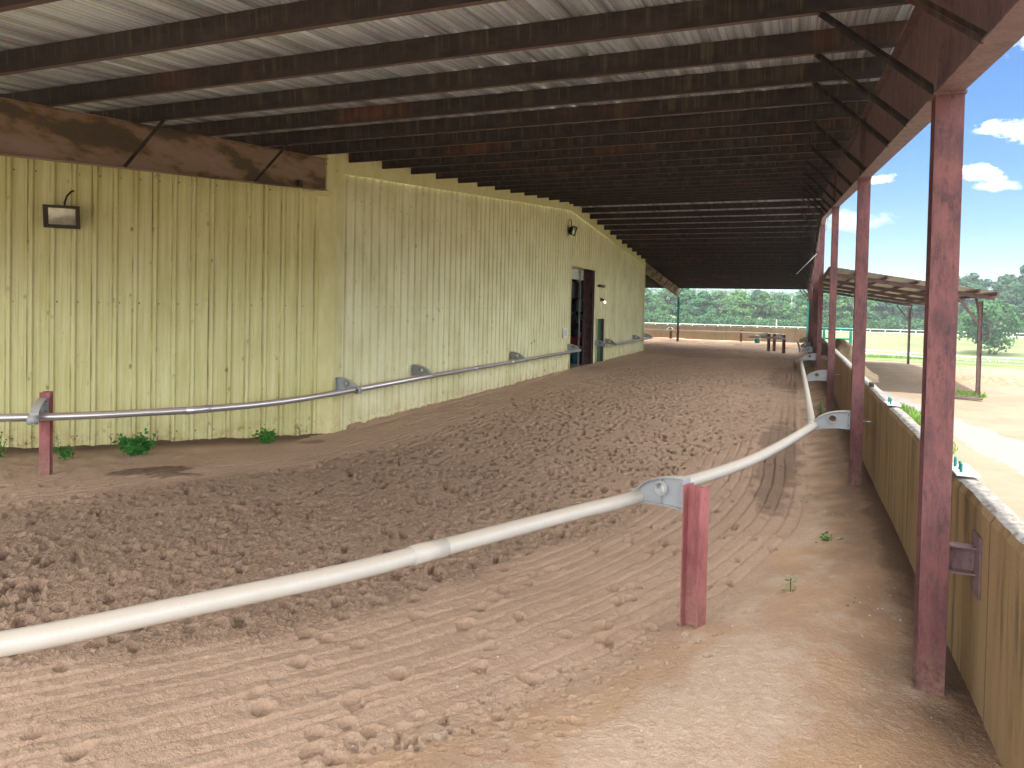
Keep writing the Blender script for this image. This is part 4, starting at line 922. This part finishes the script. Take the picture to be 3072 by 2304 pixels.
# ------------------------------------------------------------------ yard things
def shed():
    t = thing('shade_shed', 'open lean-to shade roof on two thin steel posts outside the retaining wall', 'shed', (5.24, 25.5, -2.5))
    zs = lambda x, y: 1.34 - .168 * (x - .83) - .0035 * (y - 25)
    mb = MB(); nx = 60; vs = []; ys = (24.95, 34, 43.2)
    for y in ys:
        for i in range(nx + 1):
            x = .95 + (5.62 - .95) * i / nx; vs.append((x, y, zs(x, y) + .155 + .012 * (i % 2)))
    mb.add(vs, [(k * (nx + 1) + i, k * (nx + 1) + i + 1, (k + 1) * (nx + 1) + i + 1, (k + 1) * (nx + 1) + i) for k in range(2) for i in range(nx)]); part('roof_sheet', mb, 'tan_sheet', t)
    for x in (1.02, 1.85, 2.65, 3.5, 4.35, 5.1, 5.56):
        mb = MB(); vs = []
        for y in (24.98, 43.15):
            for dx, dz in ((0, .065), (.05, .065), (.05, .15), (0, .15)): vs.append((x + dx - .03, y, zs(x, y) + dz))
        mb.add(vs, [(0, 4, 5, 1), (1, 5, 6, 2), (2, 6, 7, 3), (3, 7, 4, 0), (0, 1, 2, 3), (7, 6, 5, 4)]); part('purlin', mb, 'shed_steel', t)
    for y in (25.5, 29.8, 34.0, 38.2, 42.4):
        mb = MB(); mb.bar((.95, y, zs(.95, y) - .05), (5.6, y, zs(5.6, y) + .0), .09, .12); part('rafter', mb, 'shed_steel', t)
    for x, y in ((5.24, 25.5), (5.55, 42.4)):
        mb = MB(); mb.hsec((x, y, -2.7), (x, y, zs(x, y) - .15), .11, .11, .01, (1, 0, 0)); part('post', mb, 'shed_steel', t)
        mb = MB(); mb.bar((x, y, -.33), (x - .62, y, zs(x - .62, y) - .14), .06, .06); part('knee_brace', mb, 'shed_steel', t)
        mb = MB(); mb.bar((x, y, -.10), (x, y + (.7 if y < 30 else -.7), zs(x, y) - .02), .06, .06); part('knee_brace', mb, 'shed_steel', t)
shed()
t = thing('plank', 'dark weathered plank lying on the sand beside the near shed post', 'plank', (3.9, 24.1, -2.48))
mb = MB(); mb.obox((4.75, 24.6, -2.44), (1, -.16, 0), (.16, 1, 0), (0, 0, 1), (.85, .22, .05)); part('board', mb, 'plank', t); mb = MB(); mb.obox((4.75, 24.72, -2.40), (1, -.10, 0), (.10, 1, 0), (0, 0, 1), (.7, .09, .03)); part('batten', mb, 'plank', t)
def gate():
    t = thing('pipe_gate', 'teal painted pipe gate standing behind the sand heap', 'gate', (1.55, 45, -2.6))
    for x in (1.56, 2.96):
        mb = MB(); mb.hsec((x, 45, -2.9), (x, 45, -.89), .14, .14, .012, (0, 1, 0)); part('post', mb, 'teal', t)
    for z in (-.92, -1.48):
        mb = MB(); mb.tube([(1.2, 45, z), (3.02, 45, z - .005)], .055, 10); part('rail', mb, 'teal', t)
gate()
def fence(name, label, pts, n, ztop, rails, pr, rr_):
    t = thing(name, label, 'fence', pts[0], 'white rail fences across the field'); P = [Vector(p) for p in pts]
    L = [0]
    for a, b in zip(P, P[1:]): L.append(L[-1] + (b - a).length)
    def at(s):
        for i in range(len(P) - 1):
            if s <= L[i + 1] + 1e-6: return P[i].lerp(P[i + 1], (s - L[i]) / (L[i + 1] - L[i]))
        return P[-1]
    for i in range(n):
        p = at(L[-1] * i / (n - 1)); mb = MB(); mb.box((p.x - pr, p.y - pr, p.z - .3), (p.x + pr, p.y + pr, p.z + ztop)); part('post', mb, 'white_rail', t)
    for z in rails:
        mb = MB(); mb.sweep([p + Vector((0, 0, z)) for p in P], [(-rr_, -rr_), (rr_, -rr_), (rr_, rr_), (-rr_, rr_)]); part('rail', mb, 'white_rail', t)
fence('rail_fence', 'long white two rail fence along the top of the grass bank before the trees', [(-48, 152, -3.98), (44, 152, -3.98)], 37, 1.02, (1.0, .42), .05, .055)
fence('rail_fence', 'nearer white rail fence along the foot of the grass bank', [(6, 117, -6.15), (13, 112.5, -6.12), (19.5, 103.5, -6.02), (27, 105, -6.05), (38, 112, -6.12)], 19, .92, (.9, .45), .045, .05)
t = thing('white_marker', 'single taller white marker post rising above the fence behind the far wall', 'post', (-3.9, 148, -3.9)); mb = MB(); mb.tube([(-3.4, 148, -4.1), (-3.4, 148, -1.75)], .07, 10); mb.tube([(-3.4, 148, -1.75), (-3.4, 148, -1.6)], .05, 10); part('post', mb, 'white_rail', t)
t = thing('feed_bucket', 'small dark bucket with a pale handle hanging behind the short posts', 'bucket', (-2.54, 54.8, -2.3))
mb = MB(); lathe(mb, (-2.54, 54.8), [(.01, -2.36), (.17, -2.36), (.21, -2.0), (.20, -2.0)], 16); part('body', mb, 'green_bolt', t)
mb = MB(); mb.tube([(-2.54 - .21 * math.cos(a), 54.75, -2.02 + .26 * math.sin(a)) for a in [math.pi * i / 10 for i in range(11)]], .03, 8); part('handle', mb, 'paper', t)
for i, (z, y) in enumerate(((1.3, 140), (.2, 141), (-1.5, 139))):
    mb = MB(); mb.tube([(-90 + 9 * k, y, z + .0009 * (9 * k - 90) ** 2 * .35) for k in range(21)], .010, 5); o = part('overhead_wire', mb, 'wire')
    tag(o, 'thin overhead wire crossing in front of the trees, %s of three' % ('highest', 'middle one', 'lowest')[i], 'wire', 'overhead wires')

# ------------------------------------------------------------------ vegetation
def leaf_quads(mb, pts, size, g, flat=.3, base=None):
    n = len(pts); 
    nrm = g.normal(size=(n, 3)) if base is None else base * 1.5 + g.normal(size=(n, 3)) * .55
    if base is None: nrm[:, 2] = np.abs(nrm[:, 2]) + flat; nrm /= np.linalg.norm(nrm, axis=1)[:, None]
    a = np.cross(nrm, g.normal(size=(n, 3))); a /= np.linalg.norm(a, axis=1)[:, None]; b = np.cross(nrm, a)
    s = size * g.uniform(.6, 1.3, n)[:, None]
    v0, v1, v2, v3 = pts - a * s, pts + b * s * .55, pts + a * s, pts - b * s * .55
    vs = np.stack([v0, v1, v2, v3], 1).reshape(-1, 3)
    mb.add(vs.tolist(), [(4 * i, 4 * i + 1, 4 * i + 2, 4 * i + 3) for i in range(n)])
def crown(seed, h, w, style, nleaf=3000, size=.26):
    g = np.random.default_rng(seed); mb = MB(); P = []; NN = []
    nb = 34
    for i in range(nb):
        if style == 'round':
            d = g.normal(size=3); d /= np.linalg.norm(d); r = g.uniform(.45, 1.0) ** .6; c = np.array([d[0] * w * .40 * r, d[1] * w * .40 * r, h * .54 + d[2] * h * .42 * r]); rad = w * g.uniform(.12, .22)
        elif style == 'cone':
            u = g.random() ** .8; a = g.uniform(0, 6.28); rr = (1 - u) ** .8 * w * .46 * g.uniform(.3, 1.05); c = np.array([math.cos(a) * rr, math.sin(a) * rr, h * (.14 + .82 * u)]); rad = w * (.20 * (1 - u) + .07)
        else:
            u = g.random(); a = g.uniform(0, 6.28); rr = w * .42 * g.uniform(.2, 1.) * math.sin(math.pi * (.25 + .7 * u)); c = np.array([math.cos(a) * rr, math.sin(a) * rr, h * (.28 + .68 * u)]); rad = w * g.uniform(.10, .19)
        k = int(nleaf / nb * g.uniform(.6, 1.4)); q = g.normal(size=(k, 3)); q /= np.linalg.norm(q, axis=1)[:, None]; q *= (g.random(k) ** .38)[:, None] * rad
        q[:, 2] *= .72; P.append(c + q); NN.append(q / rad + np.array([0, 0, .25]) + (c - np.array([0, 0, h * .5])) / h * .8)
    leaf_quads(mb, np.concatenate(P), size, g, .5, np.concatenate(NN)); return mb
def trunk(h, w, seed):
    g = random.Random(seed); mb = MB(); r = .022 * h
    top = Vector((g.uniform(-.2, .2), g.uniform(-.2, .2), h * .8)); mb.tube([(0, 0, -.5), (0, 0, h * .3), tuple(top * .65), tuple(top)], r, 7, r2=r * .25)
    for i in range(5):
        z = h * (.28 + .09 * i); a = g.uniform(0, 6.28); mb.tube([(0, 0, z), (math.cos(a) * w * .2, math.sin(a) * w * .2, z + h * .10), (math.cos(a) * w * .36, math.sin(a) * w * .36, z + h * .2)], r * .4, 5, r2=r * .1)
    return mb
KINDS = {}
for i, (st, lf) in enumerate((('round', 'leaf_light'), ('cone', 'leaf_light'), ('round', 'leaf_mid'), ('oval', 'leaf_mid'), ('oval', 'leaf_dark'), ('cone', 'leaf_dark'), ('round', 'leaf_dark'))):
    KINDS[i] = (local('crown', crown(100 + i, 8., 6.2 if st != 'cone' else 5.2, st, 3800, .24), lf), local('trunk', trunk(8., 6., i), 'bark'), st, lf)
def tree(k, x, y, h, label, group, w=1.):
    cm, tm, st, lf = KINDS[k]; z = float(hterr(np.array(x), np.array(y)))
    t = thing('tree', label, 'tree', (x, y, z), group, random.uniform(0, 6.28)); s = h / 8.
    for nm, me in (('crown', cm), ('trunk', tm)):
        o = bpy.data.objects.new(nm, me); C.objects.link(o); o.parent = t; o.scale = (s * w, s * w, s)
    return t
SH = {'round': 'rounded', 'cone': 'pointed', 'oval': 'tall'}; CL = {'leaf_light': 'pale green', 'leaf_mid': 'mid green', 'leaf_dark': 'dark green'}
g = random.Random(3)
def rowtree(k, x, y, h, where, group, w=1.):
    tree(k, x, y, h, '%s %s tree %s' % (CL[KINDS[k][3]], SH[KINDS[k][2]], where), group, w)
x = -62.
while x < 16:
    k = g.choice((0, 0, 1, 2, 3, 1, 0)); rowtree(k, x, 176 + g.uniform(-5, 5), g.uniform(6.2, 8.8) - (.012 * (x + 20) if x < -20 else 0), 'in the front of the wood seen under the far roof edge', 'front trees beyond the far wall', g.uniform(1.0, 1.25)); x += g.uniform(3.4, 4.8)
x = -75.
while x < 20:
    k = g.choice((2, 3, 4, 6, 0)); rowtree(k, x, 196 + g.uniform(-6, 6), g.uniform(8.6, 10.6), 'in the second row of the wood under the far roof edge', 'second row trees beyond the far wall', 1.15); x += g.uniform(4.2, 6.0)
x = 14.
while x < 52:
    k = g.choice((4, 5, 4, 3, 6)); rowtree(k, x, 180 + g.uniform(-6, 6), g.uniform(7.4, 9.6) + max(0, (x - 26) * .13), 'in the dark pine wood behind the shade roof', 'pine wood on the right', .92); x += g.uniform(2.6, 4.0)
x = 12.
while x < 58:
    k = g.choice((4, 6, 5, 3)); rowtree(k, x, 197 + g.uniform(-6, 6), g.uniform(9.2, 11.2) + max(0, (x - 26) * .14), 'at the back of the dark pine wood', 'back of the pine wood', 1.0); x += g.uniform(3.4, 5.0)
for x, h in ((33.5, 12.6), (36.6, 13.4), (40.2, 12.2), (47, 15.5), (50.5, 16.5)): rowtree(6, x, 188 + g.uniform(-3, 3), h, 'standing above the others at the right edge', 'tall trees at the right edge', .9)
KINDS[9] = (local('crown', crown(77, 8., 8.2, 'round', 5200, .20), 'leaf_mid'), local('trunk', trunk(8., 8., 77), 'bark'), 'round', 'leaf_mid')
t = tree(9, 26.3, 122, 8.6, 'single rounded tree on the grass bank between the two white fences', None)
def far_wood():
    g = np.random.default_rng(8); mb = MB(); n = 15000
    y = g.uniform(300, 640, n); x = g.uniform(-.95, .62, n) * y * .62; 
    z = hterr(x, y) + 3. * fbm(x * .012, y * .012, 3, 5) + 2.5 + 4.5 * np.abs(fbm(x * .16, y * .16, 3, 2)) + g.uniform(-2, 2.2, n)
    leaf_quads(mb, np.stack([x, y, z], 1), 1.5, g, 1.2); o = part('far_woodland', mb, 'leaf_mid'); o['kind'] = 'stuff'; tag(o, 'distant wooded hillside behind the nearer trees', 'woodland')
    mb = MB(); n = 34000; x = g.uniform(-75, 62, n); y = g.uniform(163, 172, n); z = hterr(x, y) - .1 + g.uniform(0, 1., n) * (1.5 + 4.0 * np.abs(fbm(x * .22, y * .22, 3, 6))); leaf_quads(mb, np.stack([x, y, z], 1), .36, g, .1); o = part('undergrowth', mb, 'leaf_mid'); o['kind'] = 'stuff'; tag(o, 'dark undergrowth along the foot of the wood', 'undergrowth')
far_wood()
def blades(mb, cx, cy, z, n, rx, ry, h, g, w=.008):
    for _ in range(n):
        r = math.sqrt(g.random()); a = g.uniform(0, 6.28); x = cx + rx * r * math.cos(a); y = cy + ry * r * math.sin(a); b = g.uniform(0, 6.28); l = h * g.uniform(.5, 1.2); le = l * g.uniform(.2, .7)
        dx, dy = math.cos(b), math.sin(b); s = Vector((-dy, dx, 0)) * w
        p0, p1, p2 = Vector((x, y, z)), Vector((x + dx * le * .4, y + dy * le * .4, z + l * .6)), Vector((x + dx * le, y + dy * le, z + l))
        mb.add([p0 - s, p0 + s, p1 + s * .8, p1 - s * .8, p2], [(0, 1, 2, 3), (3, 2, 4)])
g = random.Random(12); mb = MB()
for cx, cy, n, rx, ry, h in ((2.62, 19.8, 1100, .40, 2.4, .12), (2.5, 16.0, 450, .42, 1.4, .08), (5.0, 25.7, 500, .5, .5, .16), (1.7, 21.5, 250, .2, 1.5, .1)): blades(mb, cx, cy, -2.5, n, rx, ry, h, g, .010)
for cx, cy, n, rx, ry, h in ((13.2, 110, 700, 5, 2, .5), (22, 102.5, 900, 7, 1.4, .55), (31, 107, 600, 6, 1.5, .5)): blades(mb, cx, cy, float(hterr(0, cy)), n, rx, ry, h, g, .05)
o = part('grass', mb, 'leaf_grass'); o['kind'] = 'stuff'; tag(o, 'bright green grass tufts in the yard outside the wall', 'grass')
def weed(x, y, z, w, h, n, label, m='leaf_weed', size=.035, stems=5, seed=1, upright=False):
    g = np.random.default_rng(seed); t = thing('weed', label, 'plant', (x, y, z)); ms = MB(); ml = MB(); pts = []
    for i in range(stems):
        a = g.uniform(0, 6.28); r = w * g.uniform(.1, .5) * (.3 if upright else 1); tip = Vector((x + math.cos(a) * r, y + math.sin(a) * r, z + h * g.uniform(.6, 1.)))
        b = Vector((x + g.uniform(-.02, .02), y + g.uniform(-.02, .02), z - .03)); ms.tube([b, b.lerp(tip, .5) + Vector((0, 0, h * .1)), tip], .005, 5)
        for k in range(max(1, n // stems)):
            u = g.uniform(.15, 1.) ; p = b.lerp(tip, u) + Vector(g.normal(size=3) * size * (1.1 if not upright else .9)); pts.append(p)
    leaf_quads(ml, np.array([tuple(p) for p in pts]), size, g, .4)
    part('stems', ms, 'leaf_weed', t); part('leaves', ml, m, t)
weed(-9.78, 8.42, -2.47, .66, .22, 900, 'biggest green weed bush at the foot of the chamfered wall', seed=1, size=.04, stems=12)
weed(-8.63, 10.12, -2.47, .44, .17, 480, 'smaller green weed bush by the barn corner', seed=2, size=.035, stems=9)
weed(-10.35, 7.62, -2.47, .34, .18, 110, 'green weed close behind the red post of the inner rail', seed=3, size=.035, stems=7)
weed(-11.35, 7.30, -2.47, .30, .34, 60, 'thin weeds at the far left foot of the yellow wall', seed=4, size=.03, stems=8)
weed(.60, 17.6, -2.36, .24, .36, 40, 'pale leafy weed at the foot of the third column', 'leaf_pale', .05, 4, 5, True)
weed(.03, 6.5, -2.42, .10, .20, 16, 'little seedling with pale leaves right of the red post', 'leaf_pale', .035, 2, 6, True)
weed(.40, 8.2, -2.40, .30, .07, 34, 'low sparse weeds in the moist soil by the wall', 'leaf_weed', .025, 6, 7)
for i, (x, y, h, lb) in enumerate(((.30, 4.62, .13, 'tiny grass sprout in the middle of the bare shoulder'), (-.12, 4.60, .10, 'flat spreading grass sprout left on the bare shoulder'), (.28, 3.42, .10, 'tiny grass sprout at the bottom edge near the wall'))):
    mb = MB(); blades(mb, x, y, -2.42, 6 + i * 2, .015, .015, h, g, .005); o = part('grass_sprout', mb, 'leaf_weed'); tag(o, lb, 'plant')
def litter(x, y, z, w, n, label, seed):
    g = np.random.default_rng(seed); mb = MB(); p = np.stack([x + g.normal(size=n) * w, y + g.normal(size=n) * w * .8, z + np.abs(g.normal(size=n)) * .012], 1); leaf_quads(mb, p, .022, g, 1.5)
    t = thing('leaf_litter', label, 'debris', (x, y, z)); part('flakes', mb, 'dead_leaf', t)
    ms = MB()
    for i in range(16):
        a = g.uniform(0, 6.28); L = g.uniform(.06, .17); q = Vector((x + g.normal() * w * .6, y + g.normal() * w * .5, z + .01)); ms.tube([q, q + Vector((math.cos(a) * L, math.sin(a) * L, g.uniform(.0, .06)))], .004, 5)
    part('twigs', ms, 'twig', t)
litter(.31, 5.62, -2.385, .075, 220, 'dark clump of dead twigs and leaves on the bare shoulder', 1)
litter(.50, 6.25, -2.365, .12, 260, 'wider scatter of dry leaves nearer the retaining wall', 2)
t = thing('twig', 'short curved grey stick on the ground by the foot of the wall', 'stick', (.86, 3.9, -2.3)); mb = MB(); mb.tube(smooth_path([(.80, 4.05, -2.318), (.88, 3.96, -2.31), (.93, 3.80, -2.315), (1.0, 3.66, -2.32)], 5), .010, 7, r2=.006); part('stick', mb, 'twig', t); mb = MB(); mb.tube([(.93, 3.80, -2.315), (.99, 3.80, -2.30)], .005, 6); part('side_shoot', mb, 'twig', t)
gq = np.random.default_rng(4); mb = MB()
for i in range(170):
    x = gq.uniform(-2.6, 1.0); y = gq.uniform(2.4, 9.5); d = float(dout(np.array(x), np.array(y)))
    if d > .9 or x > 1.0: continue
    s = gq.uniform(.003, .008); z = -2.5 + (.05 + .15 * min(1, max(0, -d))) * (1 if d < 0 else 0) + s * .5
    aa = gq.uniform(0, 3); mb.obox((x, y, z), (math.cos(aa), math.sin(aa), 0), (-math.sin(aa), math.cos(aa), 0), (.2, 0, 1), (s * 1.3, s, s))
o = part('pebbles', mb, 'pebble'); o['kind'] = 'stuff'; tag(o, 'small pale pebbles scattered over the sandy shoulder', 'pebbles')

# ------------------------------------------------------------------ summer haze
m, b = mat('haze_air'); v = b.node('ShaderNodeVolumePrincipled'); v.inputs['Color'].default_value = (.86, .93, 1, 1); v.inputs['Density'].default_value = .00055; v.inputs['Anisotropy'].default_value = .2; b.l.new(v.outputs[0], b.out.inputs['Volume'])
MT['haze'] = m; mb = MB(); mb.box((-620, -170, -8), (620, 820, 34)); o = part('haze', mb, 'haze'); o['kind'] = 'stuff'; tag(o, 'thin summer haze over the fields', 'haze')
# ------------------------------------------------------------------ light, sky, camera
SUN_EL, SUN_AZ = 75, 180         # azimuth measured from +y clockwise: behind the camera
world = bpy.data.worlds.new('World'); scene.world = world; world.use_nodes = True
nt = world.node_tree; nt.nodes.clear(); b = NB.__new__(NB); b.nt = nt; b.n = nt.nodes; b.l = nt.links
out = nt.nodes.new('ShaderNodeOutputWorld'); bg = nt.nodes.new('ShaderNodeBackground'); bg.inputs['Strength'].default_value = .05
sky = nt.nodes.new('ShaderNodeTexSky'); sky.sky_type = 'NISHITA'; sky.sun_disc = False; sky.sun_elevation = R(SUN_EL); sky.sun_rotation = R(SUN_AZ); sky.air_density = 1.0; sky.dust_density = .4; sky.ozone_density = 2.2; sky.altitude = 300
dirv = b.node('ShaderNodeTexCoord').outputs['Generated']
nz = b.noise(b.scale(dirv, (1, 1, 1.9)), 26, 9, .66); wv = b.node('ShaderNodeVectorMath', operation='ADD'); nc = b.node('ShaderNodeTexNoise'); b.put(nc.inputs['Vector'], dirv); nc.inputs['Scale'].default_value = 10; nc.inputs['Detail'].default_value = 6
sc = b.node('ShaderNodeVectorMath', operation='MULTIPLY_ADD'); b.put(sc.inputs[0], nc.outputs['Color']); sc.inputs[1].default_value = (.09, .09, .035); sc.inputs[2].default_value = (-.045, -.045, -.0175)
b.put(wv.inputs[0], dirv); b.put(wv.inputs[1], sc.outputs[0]); wd = wv.outputs[0]
cl = None
for (cx, cy, cz), (rx, rz), am in (((.232, .951, .208), (.034, .013), 1.), ((.186, .968, .167), (.022, .010), .95), ((.098, .981, .168), (.014, .006), .8), ((.222, .924, .312), (.022, .022), .85), ((.16, .972, .166), (.012, .006), .7), ((.205, .966, .150), (.02, .005), .35), ((.06, .99, .12), (.05, .012), .3), ((-.4, .85, .3), (.2, .06), .9), ((.6, .7, .35), (.25, .07), .9), ((-.7, -.5, .5), (.3, .12), 1.), ((.5, -.7, .45), (.3, .12), 1.), ((.8, .2, .5), (.25, .1), 1.)):
    d = b.node('ShaderNodeVectorMath', operation='SUBTRACT'); b.put(d.inputs[0], wd); d.inputs[1].default_value = (cx, cy, cz)
    m = b.node('ShaderNodeVectorMath', operation='MULTIPLY'); b.put(m.inputs[0], d.outputs[0]); m.inputs[1].default_value = (1 / rx, 1 / max(rx, .05), 1 / rz)
    L = b.node('ShaderNodeVectorMath', operation='LENGTH'); b.put(L.inputs[0], m.outputs[0])
    v = b.math('MULTIPLY', b.rr(b.math('ADD', L.outputs['Value'], b.math('MULTIPLY', b.math('SUBTRACT', nz, .5), 3.4)), 1.15, .25), am); cl = v if cl is None else b.math('MAXIMUM', cl, v)
# bright cloud banks added to light the track from the unseen sky (behind the camera, overhead and to the sides); open blue ahead
sx = b.sep(dirv)
ahead = b.math('MULTIPLY', b.rr(sx[1], .70, .86), b.rr(sx[2], .52, .36))
bank = b.math('MULTIPLY', b.rr(b.noise(dirv, 3.2, 7, .6), .31, .45), b.math('SUBTRACT', 1., ahead))
bank = b.math('MULTIPLY', bank, b.rr(sx[2], .02, .12))
skyb = b.mix(b.rr(sx[2], .0, .22), b.mix(1., sky.outputs[0], (.58, .72, .84), 'MULTIPLY'), b.mix(1., sky.outputs[0], (.36, .68, 1.00), 'MULTIPLY'))
skyc = b.mix(b.math('MAXIMUM', cl, 0), skyb, (17., 17.4, 18.0))
shade = b.ramp(b.noise(dirv, 6, 5, .6), [(.3, (19., 19., 19.5)), (.7, (30., 29.5, 29.))])
skyc = b.mix(bank, skyc, shade)
b.put(bg.inputs['Color'], skyc); nt.links.new(bg.outputs[0], out.inputs[0])
sl = bpy.data.lights.new('sun', 'SUN'); sl.energy = 2.4; sl.angle = R(.5); sl.color = (1, .955, .88); so = bpy.data.objects.new('sun', sl); C.objects.link(so)
az, el = R(SUN_AZ), R(SUN_EL); sd = Vector((math.sin(az) * math.cos(el), math.cos(az) * math.cos(el), math.sin(el))); so.rotation_euler = sd.to_track_quat('Z', 'Y').to_euler(); so.location = (0, -20, 40)

cam = bpy.data.cameras.new('camera'); co = bpy.data.objects.new('camera', cam); C.objects.link(co); scene.camera = co
r_, d_, f_ = Vector((.92913333, .36913914, .02115543)), Vector((.0277657, -.01260347, -.999535)), Vector((-.36870086, .92928868, -.02195971))
M = Matrix((( r_.x, -d_.x, -f_.x, 0), (r_.y, -d_.y, -f_.y, 0), (r_.z, -d_.z, -f_.z, H), (0, 0, 0, 1))); co.matrix_world = M
cam.sensor_width = 36; cam.sensor_fit = 'HORIZONTAL'; cam.lens = 2142 / 3072 * 36; cam.shift_y = -(1152 - 964.9) / 3072; cam.clip_start = .05; cam.clip_end = 4000
scene.view_settings.view_transform = 'Standard'; scene.view_settings.look = 'None'; scene.view_settings.exposure = 1.9; scene.view_settings.gamma = 1; scene.view_settings.use_curve_mapping = False
scene.render.engine = 'CYCLES'; cy = scene.cycles; cy.use_denoising = True
try: cy.denoiser = 'OPENIMAGEDENOISE'
except Exception: pass
cy.max_bounces = 8; cy.diffuse_bounces = 6; cy.glossy_bounces = 4; cy.transmission_bounces = 4; cy.sample_clamp_indirect = 8
scene.render.resolution_x = 1024; scene.render.resolution_y = 768
